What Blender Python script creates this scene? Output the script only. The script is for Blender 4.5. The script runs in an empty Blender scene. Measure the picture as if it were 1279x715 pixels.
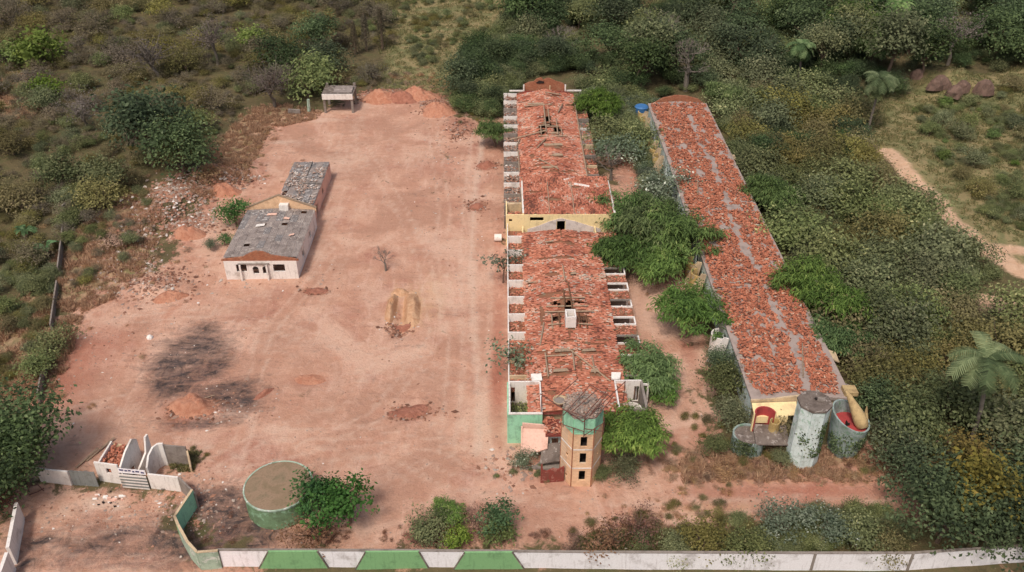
import bpy, math, random
import numpy as np
random.seed(7)
RNG = np.random.default_rng(7)
scene = bpy.context.scene
COL = scene.collection
# ------------------------------------------------------------------ camera
FPX = 1100.0; TH = math.atan(730/FPX); CH = 75.0; YAW = math.atan(11.5*math.cos(TH)/FPX)
cam_d = bpy.data.cameras.new('camera'); cam = bpy.data.objects.new('camera', cam_d); COL.objects.link(cam)
cam.location = (0, 0, CH); cam.rotation_euler = (math.pi/2-TH, 0, -YAW)
cam_d.sensor_width = 36; cam_d.lens = 36*FPX/1279; cam_d.clip_start = 1; cam_d.clip_end = 6000
scene.camera = cam
# ------------------------------------------------------------------ light
SUN_EL, SUN_AZ = 58, -155      # azimuth measured from +Y towards +X
w = bpy.data.worlds.new("World"); scene.world = w; w.use_nodes = True
nt = w.node_tree; bg = nt.nodes['Background']
sky = nt.nodes.new('ShaderNodeTexSky'); sky.sky_type = 'NISHITA'; sky.sun_disc = False
sky.sun_elevation = math.radians(SUN_EL); sky.sun_rotation = math.radians(SUN_AZ)
sky.air_density = 1.0; sky.dust_density = 6.0; sky.ozone_density = 0.6
nt.links.new(sky.outputs[0], bg.inputs[0]); bg.inputs[1].default_value = 0.105
sd = bpy.data.lights.new('sun', 'SUN'); sd.energy = 1.9; sd.angle = math.radians(9); sd.color = (1, .93, .84)
so = bpy.data.objects.new('sun', sd); COL.objects.link(so)
so.rotation_euler = (math.radians(90-SUN_EL), 0, math.radians(180-SUN_AZ)); so.location = (0, 0, 200)
scene.view_settings.view_transform = 'Standard'; scene.view_settings.look = 'None'
scene.view_settings.gamma = 1; scene.view_settings.exposure = 0.0
scene.render.engine = 'CYCLES'
scene.cycles.max_bounces = 5; scene.cycles.transparent_max_bounces = 4

# ------------------------------------------------------------------ maths helpers
_T = RNG.random((256, 256))
def vn(x, y, s=0):
    x = np.asarray(x, float)+s*17.3; y = np.asarray(y, float)+s*7.7
    xi = np.floor(x).astype(int); yi = np.floor(y).astype(int); fx = x-xi; fy = y-yi
    fx = fx*fx*(3-2*fx); fy = fy*fy*(3-2*fy); g = lambda a, b: _T[a % 256, b % 256]
    return (g(xi, yi)*(1-fx)+g(xi+1, yi)*fx)*(1-fy)+(g(xi, yi+1)*(1-fx)+g(xi+1, yi+1)*fx)*fy
def fbm(x, y, s=0, o=4):
    r = 0; a = .5; f = 1
    for i in range(o): r = r+a*vn(x*f, y*f, s+i*3); a *= .5; f *= 2
    return r/(1-.5**o)
def ss(a, b, x):
    t = np.clip((x-a)/(b-a), 0, 1); return t*t*(3-2*t)
def to_px(x, y, z):
    c, s = math.cos(YAW), math.sin(YAW)
    X = x*c-y*s; Y = x*s+y*c; Z = z-CH
    D = Y*math.cos(TH)-Z*math.sin(TH); U = Y*math.sin(TH)+Z*math.cos(TH)
    D = np.where(D > 1, D, 1e9)
    return 639.5+X/D*FPX, 357.5-U/D*FPX
def ray(px, py):
    u = px-639.5; v = py-357.5
    dx = u/FPX; dz = -math.sin(TH)-v/FPX*math.cos(TH); dy = math.cos(TH)-v/FPX*math.sin(TH)
    c, s = math.cos(-YAW), math.sin(-YAW)
    return dx*c-dy*s, dx*s+dy*c, dz
def inpoly(px, py, poly):
    """signed distance to polygon, positive inside"""
    px = np.asarray(px, float); py = np.asarray(py, float)
    n = len(poly); ins = np.zeros(px.shape, bool); d = np.full(px.shape, 1e18)
    for i in range(n):
        x0, y0 = poly[i]; x1, y1 = poly[(i+1) % n]
        ex, ey = x1-x0, y1-y0; L = ex*ex+ey*ey+1e-9
        t = np.clip(((px-x0)*ex+(py-y0)*ey)/L, 0, 1)
        d = np.minimum(d, (px-x0-t*ex)**2+(py-y0-t*ey)**2)
        c = ((y0 > py) != (y1 > py)) & (px < (x1-x0)*(py-y0)/((y1-y0) if y1 != y0 else 1e-9)+x0)
        ins ^= c
    d = np.sqrt(d); return np.where(ins, d, -d)
def linedist(px, py, pts):
    d = np.full(np.shape(px), 1e18)
    for (x0, y0), (x1, y1) in zip(pts[:-1], pts[1:]):
        ex, ey = x1-x0, y1-y0; L = ex*ex+ey*ey+1e-9
        t = np.clip(((px-x0)*ex+(py-y0)*ey)/L, 0, 1)
        d = np.minimum(d, (px-x0-t*ex)**2+(py-y0-t*ey)**2)
    return np.sqrt(d)

# ------------------------------------------------------------------ terrain shape
def flatP(px, py, z=0):
    a, b, c = ray(px, py); t = (z-CH)/c; return a*t, b*t
def PL(*pts): return [flatP(*p) for p in pts]
# all polygons are outlined on the flat plan (metres)
CLAY = PL((46, 545), (52, 478), (88, 388), (150, 352), (205, 338), (222, 300), (250, 252), (300, 222), (335, 158), (388, 142), (458, 118), (548, 116), (590, 150),
      (640, 150), (640, 300), (800, 300), (850, 330), (870, 420), (895, 500), (880, 560), (900, 590), (1010, 588), (1090, 560), (1140, 590), (1150, 660), (1010, 650), (840, 655),
      (700, 692), (280, 692), (222, 640), (222, 600), (45, 600))
YARD = PL((0, 640), (20, 606), (225, 614), (214, 655), (262, 700), (330, 712), (340, 830), (-80, 830))
LANE = PL((752, 180), (800, 190), (812, 250), (815, 330), (760, 330), (768, 240))
CLAYS = [CLAY, YARD, LANE]
def clay_sd(x, y):
    d = np.full(np.shape(x), -1e9)
    for p in CLAYS: d = np.maximum(d, inpoly(x, y, p))
    return d
ROADS = [PL((1108, 190), (1140, 225), (1168, 250), (1185, 275)), PL((1195, 285), (1225, 312), (1279, 345)), PL((1225, 312), (1300, 322)), PL((1240, 380), (1300, 400))]
MOUNDS = []
for px, py, rx, ry, h in [(395, 363, 2.2, 1.0, -.25), (512, 515, 3.2, 1.6, -.35), (388, 475, 3.0, 1.2, -.3),
        (490, 121, 7, 3.4, 1.1), (545, 135, 4, 4, .8), (575, 160, 3, 4, .8), (502, 396, 1.0, 4.5, -.9), (505, 415, 1.4, 1.1, -.5),
        (250, 230, 6, 4, 2.1), (215, 255, 5, 4, 2.0), (300, 212, 4, 3, 1.4), (160, 300, 4, 3, 1.2), (205, 275, 3, 3, 1.5), (280, 225, 4, 3, 1.1), (180, 280, 5, 3.5, 1.1), (230, 290, 4, 2.5, .7), (195, 360, 4, 2, .7), (150, 330, 4, 3, .7), (640, 600, 4, 1.2, .25), (835, 350, 3, 2.5, .5),
        (655, 572, 2.3, 2.2, .8), (1170, 105, 9, 5, 2.5), (1190, 115, 6, 4, 2)]:
    a, b = flatP(px, py); MOUNDS.append((a, b, rx, ry, h))
def hf(x, y):
    x = np.asarray(x, float); y = np.asarray(y, float)
    cd = clay_sd(x, y) if x.size < 400000 else np.zeros(x.shape)
    wild = ss(0, 14, -cd)
    h = wild*((fbm(x/14, y/14, 1)-.5)*1.6+(fbm(x/4, y/4, 2, 2)-.5)*.4)
    h = h+(fbm(x/3, y/3, 5, 3)-.5)*.16+(fbm(x/11, y/11, 6, 2)-.5)*.3
    h = h+ss(62, 125, x)*ss(60, 120, y)*1.5+ss(230, 330, y)*4*(.4+.6*ss(-20, 90, x))
    h = h+ss(110, 150, x)*ss(150, 240, y)*2
    h = h-ss(58, 45, y)*ss(-200, -40, x)*.3
    for a, b, rx, ry, k in MOUNDS:
        q = ((x-a)/rx)**2+((y-b)/ry)**2
        m = np.exp(-np.minimum(q, 9)**1.5)*k
        h = h+m*(.7+.6*fbm(x*.9, y*.9, 9, 3))
    pd = inpoly(x, y, [(-.5, 77.5), (18, 77.5), (18.5, 184), (-.5, 184)])
    h = np.where(pd > 0, h*(1-ss(0, .6, pd)), h)
    return h
def hz(x, y): return float(hf(np.array([x]), np.array([y]))[0])
def G(px, py, above=0):
    """where the line of sight meets the ground raised by `above`"""
    a, b, c = ray(px, py); t = (above-CH)/c
    for _ in range(14): t = (hz(a*t, b*t)+above-CH)/c*.6+t*.4
    return a*t, b*t, hz(a*t, b*t)
def Zat(px, py, y0):
    a, b, c = ray(px, py); t = y0/b; return a*t, CH+c*t

# ------------------------------------------------------------------ node helpers
def lin(r, g, b):
    f = lambda c: (c/255/12.92 if c <= 10 else ((c/255+.055)/1.055)**2.4)
    return (f(r), f(g), f(b), 1)
class NT:
    def __init__(s, name):
        s.m = bpy.data.materials.new(name); s.m.use_nodes = True; s.t = s.m.node_tree
        s.b = s.t.nodes['Principled BSDF']; s.b.inputs['Specular IOR Level'].default_value = .25
        s.co = s.n('ShaderNodeTexCoord').outputs['Object']
    def n(s, ty, **k):
        o = s.t.nodes.new(ty)
        for a, b in k.items(): setattr(o, a, b)
        return o
    def set(s, sock, v):
        if isinstance(v, bpy.types.NodeSocket): s.t.links.new(v, sock)
        else: sock.default_value = v
    def noise(s, scale, detail=5, rough=.6, vec=None, dist=0, stretch=None):
        o = s.n('ShaderNodeTexNoise'); o.inputs['Scale'].default_value = scale; o.inputs['Detail'].default_value = detail
        o.inputs['Roughness'].default_value = rough; o.inputs['Distortion'].default_value = dist
        v = vec or s.co
        if stretch:
            mp = s.n('ShaderNodeMapping'); mp.inputs['Scale'].default_value = stretch; s.t.links.new(v, mp.inputs[0]); v = mp.outputs[0]
        s.t.links.new(v, o.inputs['Vector']); return o.outputs['Fac']
    def ramp(s, fac, stops):
        r = s.n('ShaderNodeValToRGB'); e = r.color_ramp.elements
        while len(e) < len(stops): e.new(.5)
        for q, (p, c) in zip(e, stops): q.position = p; q.color = c if len(c) == 4 else (*c, 1)
        s.t.links.new(fac, r.inputs[0]); return r.outputs[0]
    def mix(s, fac, a, b, mode='MIX'):
        m = s.n('ShaderNodeMix', data_type='RGBA', blend_type=mode)
        s.set(m.inputs[0], fac); s.set(m.inputs[6], a); s.set(m.inputs[7], b); return m.outputs[2]
    def math(s, op, a, b=0.0, clamp=False):
        m = s.n('ShaderNodeMath', operation=op, use_clamp=clamp); s.set(m.inputs[0], a); s.set(m.inputs[1], b); return m.outputs[0]
    def rng(s, v, a, b, c=0, d=1):
        m = s.n('ShaderNodeMapRange'); s.set(m.inputs[0], v)
        for i, q in enumerate((a, b, c, d)): m.inputs[i+1].default_value = q
        return m.outputs[0]
    def attr(s, name): return s.n('ShaderNodeAttribute', attribute_name=name).outputs['Fac']
    def out(s, col, rough=.9, bump=None, bstr=.4, bd=.05):
        s.set(s.b.inputs['Base Color'], col); s.set(s.b.inputs['Roughness'], rough)
        if bump is not None:
            b = s.n('ShaderNodeBump'); b.inputs['Strength'].default_value = bstr; b.inputs['Distance'].default_value = bd
            s.t.links.new(bump, b.inputs['Height']); s.t.links.new(b.outputs[0], s.b.inputs['Normal'])
        return s.m
def weathered(name, base, dirt, sc=.9, amt=.5, streak=True, fine=6, second=None, rough=.9):
    m = NT(name); n1 = m.noise(sc, 6, .68); n2 = m.noise(fine, 4)
    c = m.mix(m.rng(n1, .58-.18*amt, .8, 0, 1), base, dirt)
    if second: c = m.mix(m.rng(m.noise(sc*1.7, 4, .6, dist=.6), .56, .62), c, second)
    if streak:
        n3 = m.noise(1, 5, .7, stretch=(3.2, 3.2, .35)); c = m.mix(m.rng(n3, .54, .78, 0, .6), c, dirt)
    c = m.mix(m.rng(n2, .35, .85, 0, .25), c, dirt)
    return m.out(c, rough, n2, .35, .04)
M = {}
M['white'] = weathered('white_plaster', lin(240, 234, 228), lin(150, 132, 118), .5, .25)
M['white2'] = weathered('whitewashed_perimeter', lin(250, 247, 250), lin(150, 138, 132), .5, .28)
M['cream'] = weathered('cream_plaster', lin(250, 226, 172), lin(172, 146, 122), .35, .3)
M['beige'] = weathered('beige_plaster', lin(214, 190, 156), lin(124, 104, 88), .5, .6)
M['pink'] = weathered('pink_plaster', lin(236, 194, 176), lin(180, 140, 122), .5, .5)
M['green'] = weathered('mint_plaster', lin(164, 222, 188), lin(110, 142, 118), .8, .35)
M['greenp'] = weathered('green_panel_paint', lin(138, 184, 130), lin(84, 112, 80), .6, .2)
M['tankw'] = weathered('tank_green', lin(122, 152, 116), lin(88, 92, 70), .9, .7, second=lin(146, 180, 148))
M['greenw'] = weathered('pale_green_flaking', lin(176, 196, 176), lin(92, 112, 90), .7, .7, second=lin(208, 212, 204))
M['bluewhite'] = weathered('pale_blue_plaster', lin(222, 234, 232), lin(130, 142, 126), .8, .45, second=lin(176, 202, 188))
M['drum'] = weathered('blotched_drum_plaster', lin(164, 178, 176), lin(84, 100, 84), 1.1, .9, second=lin(120, 150, 128))
M['maroon'] = weathered('maroon_plaster', lin(140, 68, 60), lin(110, 82, 70), .9, .6, second=lin(160, 110, 98))
M['redpaint'] = weathered('red_paint', lin(178, 72, 72), lin(120, 64, 60), 1, .4)
M['yellow'] = weathered('ochre_plaster', lin(198, 170, 112), lin(120, 98, 70), .9, .7, second=lin(170, 160, 148))
M['rockface'] = weathered('pinkish_rock', lin(126, 102, 91), lin(76, 62, 55), .6, .8, second=lin(102, 84, 75))
M['scar'] = weathered('grey_plaster_scar', lin(228, 214, 206), lin(170, 154, 146), 1.2, .4)
M['conc'] = weathered('old_concrete', lin(150, 140, 132), lin(92, 80, 72), .9, .6)
M['concd'] = weathered('stained_concrete', lin(128, 116, 108), lin(70, 60, 54), 1.0, .8, second=lin(165, 155, 148))
M['slab'] = weathered('grey_roof_bed', lin(172, 156, 148), lin(118, 104, 98), .8, .5, streak=False)
M['deck'] = weathered('roof_underlay', lin(147, 101, 78), lin(109, 80, 62), .8, .5, streak=False, second=lin(137, 122, 100))
M['wood'] = weathered('grey_timber', lin(168, 146, 124), lin(98, 80, 66), 2, .5)
M['woodd'] = weathered('brown_timber', lin(120, 88, 66), lin(76, 56, 44), 2, .5)
M['rust'] = weathered('rusty_steel', lin(118, 82, 72), lin(66, 50, 46), 3, .6, rough=.7)
M['dark'] = weathered('dark_parts_and_painted_shade', lin(52, 44, 42), lin(30, 26, 25), 1, .5)  # dark scrap and fittings; also painted in place of shade inside openings
M['blue'] = weathered('blue_plastic', lin(70, 120, 175), lin(54, 88, 130), 1, .3, streak=False, rough=.5)
M['sheet'] = weathered('fibre_cement', lin(156, 144, 138), lin(98, 88, 84), .7, .7, streak=False, second=lin(176, 164, 156))
M['sheetb'] = weathered('broken_fibre_cement', lin(142, 136, 134), lin(84, 78, 76), 1.2, .8, streak=False, second=lin(196, 190, 186))
M['gatem'] = weathered('grey_gate_steel', lin(138, 142, 140), lin(96, 92, 86), 1, .4, rough=.55)
M['ochre'] = weathered('horn_ochre', lin(196, 170, 124), lin(124, 100, 74), 1.1, .7)
def brick_mat(name, c1, c2, mortar, sc=1.0):
    m = NT(name); br = m.n('ShaderNodeTexBrick'); br.inputs['Scale'].default_value = 1
    br.inputs['Brick Width'].default_value = .32/sc; br.inputs['Row Height'].default_value = .2/sc; br.inputs['Mortar Size'].default_value = .012
    br.inputs['Color1'].default_value = c1; br.inputs['Color2'].default_value = c2; br.inputs['Mortar'].default_value = mortar
    sp = m.n('ShaderNodeSeparateXYZ'); m.t.links.new(m.co, sp.inputs[0]); cb = m.n('ShaderNodeCombineXYZ')
    m.t.links.new(m.math('ADD', sp.outputs[0], m.math('MULTIPLY', sp.outputs[1], .6)), cb.inputs[0]); m.t.links.new(sp.outputs[2], cb.inputs[1])
    m.t.links.new(cb.outputs[0], br.inputs['Vector'])
    c = m.mix(m.rng(m.noise(.9, 5, .65), .5, .75, 0, .7), br.outputs[0], lin(176, 138, 112))
    return m.out(c, .9, br.outputs['Fac'], -.4, .02)
M['brick'] = brick_mat('hollow_clay_brick', lin(240, 200, 160), lin(226, 182, 144), lin(214, 192, 168))
M['brickd'] = brick_mat('weathered_clay_brick', lin(172, 112, 84), lin(150, 94, 70), lin(130, 100, 84))
def attr_mat(name, stops, rough=.85, big=None):
    m = NT(name); c = m.ramp(m.attr('rnd'), stops)
    if big:
        c = m.mix(m.rng(m.noise(.35, 4, .6), .42, .62, 0, 1), c, m.mix(1.0, c, big, 'MULTIPLY'))
    return m.out(c, rough)
M['tile'] = attr_mat('clay_roof_tile', [(0, lin(123, 80, 67)), (.12, lin(163, 100, 79)), (.4, lin(190, 120, 95)), (.7, lin(204, 138, 113)), (.88, lin(210, 160, 138)), (1, lin(192, 177, 161))], big=(.82, .76, .78, 1))
M['tile2'] = attr_mat('fallen_clay_tile', [(0, lin(99, 65, 54)), (.15, lin(150, 95, 74)), (.45, lin(178, 109, 84)), (.75, lin(193, 128, 101)), (.92, lin(201, 165, 141)), (1, lin(183, 177, 161))])
M['rock'] = attr_mat('rubble_stone', [(0, lin(112, 78, 64)), (.4, lin(172, 126, 104)), (.65, lin(150, 134, 124)), (.88, lin(188, 172, 160)), (1, lin(228, 220, 214))])
def leaf_mat(name, stops, trans=.32, hv=.28):
    m = NT(name); r = m.attr('rnd'); c = m.ramp(r, stops)
    oi = m.n('ShaderNodeObjectInfo').outputs['Random']
    hs = m.n('ShaderNodeHueSaturation'); m.t.links.new(c, hs.inputs['Color'])
    m.set(hs.inputs['Hue'], m.rng(oi, 0, 1, .485, .515)); m.set(hs.inputs['Value'], m.rng(m.math('FRACT', m.math('MULTIPLY', oi, 7.3)), 0, 1, 1-hv, 1+hv))
    m.set(hs.inputs['Saturation'], m.rng(m.math('FRACT', m.math('MULTIPLY', oi, 3.1)), 0, 1, .8, 1.12))
    m.out(hs.outputs[0], .75)
    m.b.inputs['Specular IOR Level'].default_value = .15
    tr = m.n('ShaderNodeBsdfTranslucent'); m.t.links.new(hs.outputs[0], tr.inputs[0])
    mx = m.n('ShaderNodeMixShader'); mx.inputs[0].default_value = trans
    m.t.links.new(m.b.outputs[0], mx.inputs[1]); m.t.links.new(tr.outputs[0], mx.inputs[2])
    m.t.links.new(mx.outputs[0], m.t.nodes['Material Output'].inputs[0]); return m.m
M['l_feather'] = leaf_mat('feathery_leaf', [(0, lin(64, 80, 45)), (0.4, lin(96, 121, 64)), (0.8, lin(125, 151, 81)), (1, lin(160, 176, 104))])
M['l_scrub'] = leaf_mat('scrub_leaf', [(0, lin(72, 79, 55)), (0.4, lin(111, 119, 81)), (0.8, lin(146, 152, 105)), (1, lin(183, 180, 131))])
M['l_olive'] = leaf_mat('olive_scrub_leaf', [(0, lin(89, 83, 56)), (0.4, lin(124, 118, 75)), (0.8, lin(154, 145, 95)), (1, lin(184, 167, 123))])
M['l_dry'] = leaf_mat('dry_leaf', [(0, lin(91, 83, 68)), (0.4, lin(120, 110, 92)), (0.8, lin(145, 134, 112)), (1, lin(143, 143, 100))])
M['l_dark'] = leaf_mat('dark_leaf', [(0, lin(48, 59, 44)), (0.4, lin(78, 94, 63)), (0.8, lin(108, 125, 84)), (1, lin(143, 157, 114))])
M['l_lime'] = leaf_mat('lime_leaf', [(0, lin(80, 98, 46)), (0.4, lin(108, 130, 60)), (0.8, lin(134, 154, 78)), (1, lin(156, 168, 98))])
M['l_bright'] = leaf_mat('fresh_green_leaf', [(0, lin(50, 78, 42)), (0.4, lin(76, 112, 62)), (0.8, lin(98, 138, 82)), (1, lin(128, 160, 106))])
M['l_yellow'] = leaf_mat('yellowing_leaf', [(0, lin(71, 68, 41)), (0.4, lin(108, 99, 57)), (0.8, lin(140, 125, 72)), (1, lin(165, 136, 85))])
M['l_silver'] = leaf_mat('silvery_leaf', [(0, lin(71, 84, 66)), (.4, lin(105, 119, 94)), (.8, lin(138, 149, 124)), (1, lin(225, 231, 212))])
M['l_palm'] = leaf_mat('palm_frond', [(0, lin(56, 73, 46)), (0.5, lin(99, 127, 76)), (1, lin(160, 182, 121))])
M['l_greytwig'] = leaf_mat('grey_twig', [(0, lin(82, 73, 67)), (.5, lin(115, 104, 98)), (1, lin(141, 130, 123))])
M['l_red'] = leaf_mat('russet_twig', [(0, lin(96, 69, 58)), (.5, lin(134, 98, 81)), (1, lin(157, 126, 102))])
M['g_dry'] = leaf_mat('straw_grass', [(0, lin(135, 106, 81)), (.5, lin(180, 147, 116)), (1, lin(214, 183, 146))], hv=0)
M['g_green'] = leaf_mat('meadow_grass', [(0, lin(80, 89, 52)), (.5, lin(117, 122, 74)), (1, lin(168, 151, 103))], hv=0)
M['bark'] = weathered('bark', lin(118, 100, 86), lin(70, 58, 50), 2, .5)
M['barkg'] = weathered('grey_bark', lin(129, 120, 111), lin(84, 75, 68), 2, .5)

# ------------------------------------------------------------------ object helpers
def tag(o, label=None, cat=None, group=None, kind=None):
    if label: o['label'] = label
    if cat: o['category'] = cat
    if group: o['group'] = group
    if kind: o['kind'] = kind
    return o
def wloc(o):
    l = np.zeros(3)
    while o is not None: l = l+np.array(o.location); o = o.parent
    return l
def thing(name, loc, label, cat, group=None):
    o = bpy.data.objects.new(name, None); COL.objects.link(o); o.location = loc; o.empty_display_size = .5
    return tag(o, label, cat, group)
def mesh_np(name, V, F, mat, rnd=None, parent=None, smooth=False, local=False):
    me = bpy.data.meshes.new(name); V = np.asarray(V, np.float32); F = np.asarray(F, np.int32)
    me.vertices.add(len(V)); me.vertices.foreach_set('co', V.ravel())
    k = F.shape[1]; me.loops.add(F.size); me.loops.foreach_set('vertex_index', F.ravel())
    me.polygons.add(len(F)); me.polygons.foreach_set('loop_start', np.arange(0, F.size, k, dtype=np.int32))
    try: me.polygons.foreach_set('loop_total', np.full(len(F), k, np.int32))
    except Exception: pass
    if rnd is not None:
        a = me.attributes.new('rnd', 'FLOAT', 'POINT'); a.data.foreach_set('value', np.asarray(rnd, np.float32))
    me.update(calc_edges=True); me.materials.append(mat)
    if smooth: me.polygons.foreach_set('use_smooth', np.ones(len(F), bool))
    o = bpy.data.objects.new(name, me); COL.objects.link(o)
    if parent is not None:
        o.parent = parent
        if not local: o.location = -wloc(parent)
    return o
class MB:
    def __init__(s): s.v = []; s.f = []
    def add(s, vs, fs):
        k = len(s.v); s.v += [tuple(map(float, q)) for q in vs]; s.f += [tuple(i+k for i in f) for f in fs]; return s
    def box(s, x0, x1, y0, y1, z0, z1):
        return s.add([(x0, y0, z0), (x1, y0, z0), (x1, y1, z0), (x0, y1, z0), (x0, y0, z1), (x1, y0, z1), (x1, y1, z1), (x0, y1, z1)],
                     [(0, 3, 2, 1), (4, 5, 6, 7), (0, 1, 5, 4), (1, 2, 6, 5), (2, 3, 7, 6), (3, 0, 4, 7)])
    def prism(s, poly, off):
        """closed polygon of 3d points extruded by vector off"""
        n = len(poly); off = np.array(off, float); p = [np.array(q, float) for q in poly]
        return s.add(p+[q+off for q in p], [tuple(range(n))[::-1], tuple(range(n, 2*n))]+[(i, (i+1) % n, n+(i+1) % n, n+i) for i in range(n)])
    def seg(s, a, b, th, z0, z1, z1b=None):
        """upright wall piece from a to b (plan) of thickness th"""
        a = np.array(a, float); b = np.array(b, float); d = (b-a)/np.linalg.norm(b-a); n = np.array((-d[1], d[0]))*th/2
        z1b = z1 if z1b is None else z1b
        P = [a-n, b-n, b+n, a+n]; Z = [z1, z1b, z1b, z1]
        return s.add([(*q, z0) for q in P]+[(*q, z) for q, z in zip(P, Z)], [(0, 3, 2, 1), (4, 5, 6, 7), (0, 1, 5, 4), (1, 2, 6, 5), (2, 3, 7, 6), (3, 0, 4, 7)])
    def wall(s, a, b, th, z0, z1, ops=()):
        a = np.array(a, float); b = np.array(b, float); L = np.linalg.norm(b-a); d = (b-a)/L
        cs = sorted({0, L, *[o[0] for o in ops], *[o[1] for o in ops]})
        for c0, c1 in zip(cs[:-1], cs[1:]):
            hit = sorted((o[2], o[3]) for o in ops if o[0] <= c0+1e-6 and o[1] >= c1-1e-6)
            z = z0
            for h0, h1 in hit:
                if h0 > z: s.seg(a+d*c0, a+d*c1, th, z, h0)
                z = h1
            if z < z1: s.seg(a+d*c0, a+d*c1, th, z, z1)
        return s
    def tube(s, pts, rad, n=6, cap=True):
        pts = [np.array(p, float) for p in pts]
        if not hasattr(rad, '__len__'): rad = [rad]*len(pts)
        k = len(s.v); ref = np.array((.31, .2, .93))
        for i, p in enumerate(pts):
            t = pts[min(i+1, len(pts)-1)]-pts[max(i-1, 0)]; t = t/(np.linalg.norm(t)+1e-9)
            u = np.cross(t, ref if abs(np.dot(t, ref)) < .95 else (1, 0, 0)); u /= np.linalg.norm(u); v = np.cross(t, u)
            for j in range(n):
                a = 2*math.pi*j/n; s.v.append(tuple(p+(u*math.cos(a)+v*math.sin(a))*rad[i]))
        for i in range(len(pts)-1):
            for j in range(n): s.f.append((k+i*n+j, k+i*n+(j+1) % n, k+(i+1)*n+(j+1) % n, k+(i+1)*n+j))
        if cap: s.f.append(tuple(k+j for j in range(n))[::-1]); s.f.append(tuple(k+(len(pts)-1)*n+j for j in range(n)))
        return s
    def drum(s, cx, cy, r, z0, z1, n=32, th=None, r1=None, ztop=None, cap=True, a0=0, a1=2*math.pi, ry=None):
        """solid drum, or hollow ring wall if th is given; ztop(angle) can slant the rim"""
        r1 = r if r1 is None else r1; ry = ry or 1.0
        full = abs(a1-a0-2*math.pi) < 1e-6; m = n if full else n+1
        an = [a0+(a1-a0)*j/n for j in range(m)]; zt = ztop or (lambda a: z1); k = len(s.v)
        R = lambda a, q, z: (cx+q*math.cos(a), cy+q*ry*math.sin(a), z)
        for a in an: s.v.append(R(a, r, z0))
        for a in an: s.v.append(R(a, r1, zt(a)))
        e = [(j, (j+1) % m) for j in range(n)]
        for i, j in e: s.f.append((k+i, k+j, k+m+j, k+m+i))
        if th:
            for a in an: s.v.append(R(a, r-th, z0))
            for a in an: s.v.append(R(a, r1-th, zt(a)))
            for i, j in e:
                s.f.append((k+2*m+j, k+2*m+i, k+3*m+i, k+3*m+j)); s.f.append((k+m+i, k+m+j, k+3*m+j, k+3*m+i)); s.f.append((k+j, k+i, k+2*m+i, k+2*m+j))
            if not full:
                for i in (0, m-1): s.f.append((k+i, k+m+i, k+3*m+i, k+2*m+i))
        elif cap and full: s.f.append(tuple(k+m+j for j in range(m)))
        return s
    def build(s, name, mat, parent=None, label=None, smooth=False):
        me = bpy.data.meshes.new(name); me.from_pydata(s.v, [], s.f); me.materials.append(M[mat] if isinstance(mat, str) else mat)
        if smooth: me.polygons.foreach_set('use_smooth', [True]*len(me.polygons))
        me.update(); o = bpy.data.objects.new(name, me); COL.objects.link(o)
        if parent is not None: o.parent = parent; o.location = -wloc(parent)
        if label: o['label'] = label
        return o
def box(name, mat, parent, *a, label=None): return MB().box(*a).build(name, mat, parent, label)

# ------------------------------------------------------------------ ground sheet
def axis(lo, a, b, hi, st):
    c = list(np.arange(a, b+1e-6, st)); g = st; q = a
    L = []
    while q > lo: g *= 1.22; q -= g; L.append(q)
    g = st; q = b; Rr = []
    while q < hi: g *= 1.22; q += g; Rr.append(q)
    return np.array(L[::-1]+c+Rr)
gx = axis(-2500, -95, 110, 2500, .6); gy = axis(-400, 50, 215, 4500, .6)
X, Y = np.meshgrid(gx, gy); x = X.ravel(); y = Y.ravel(); z = hf(x, y)
V = np.stack([x, y, z], 1); nx, ny = len(gx), len(gy)
I = np.arange(nx*ny).reshape(ny, nx)
F = np.stack([I[:-1, :-1], I[:-1, 1:], I[1:, 1:], I[1:, :-1]], -1).reshape(-1, 4)
g = NT('ground_soil')
ground = mesh_np('ground', V, F, g.m, smooth=True); ground['kind'] = 'structure'
def vattr(name, vals):
    a = ground.data.attributes.new(name, 'FLOAT', 'POINT'); a.data.foreach_set('value', np.asarray(vals, np.float32))
cd = clay_sd(x, y)
rd_ = np.zeros(len(x))
for r, wd in zip(ROADS, (1.7, 1.8, 1.4, 2.4)): rd_ = np.maximum(rd_, np.clip((wd-linedist(x, y, r))/2.2+.5, 0, 1))
vattr('road', rd_)
vattr('clay', np.clip(cd/8+.5, 0, 1))
def blob(px, py, rx, ry, rot=0):
    a, b = flatP(px, py); c, s = math.cos(rot), math.sin(rot); u = ((x-a)*c+(y-b)*s)/rx; v = (-(x-a)*s+(y-b)*c)/ry
    return np.exp(-(u*u+v*v))
burn = np.zeros(len(x))
for q in [(250, 440, 4, 4.5, .3, 1.0), (225, 462, 4, 3, 0, 1.0), (205, 488, 2, 3, 0, .7), (235, 440, 5, 5, 0, .7), (285, 485, 4, 1.6, .4, 1.1), (240, 528, 4.5, 1.1, 0, 1.1), (290, 505, 4, 3, 0, .75), (258, 408, 1.6, 1.4, 0, .8), (262, 462, 2.6, 1.6, .5, .7), (222, 480, 2.6, 2.0, 0, .6), (305, 498, 3, 2, .4, .5),
          (275, 655, 4.4, 3.6, 0, 2.2), (285, 630, 2.6, 2.4, 0, 1.3), (300, 668, 4, 2, 0, 1.3), (250, 650, 2, 3, 0, 1), (140, 675, 2.0, .7, .4, .95), (150, 668, 1.2, .5, .4, .8), (48, 678, 1.3, .6, .6, .8), (30, 705, 1, .8, 0, .9), (200, 675, 1, 1, 0, .6), (150, 610, 6, .7, 0, .6)]:
    burn += q[5]*blob(*q[:5])
burn *= 1-.95*np.clip(1.5*blob(240, 512, 3.0, 1.5), 0, 1)
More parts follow.
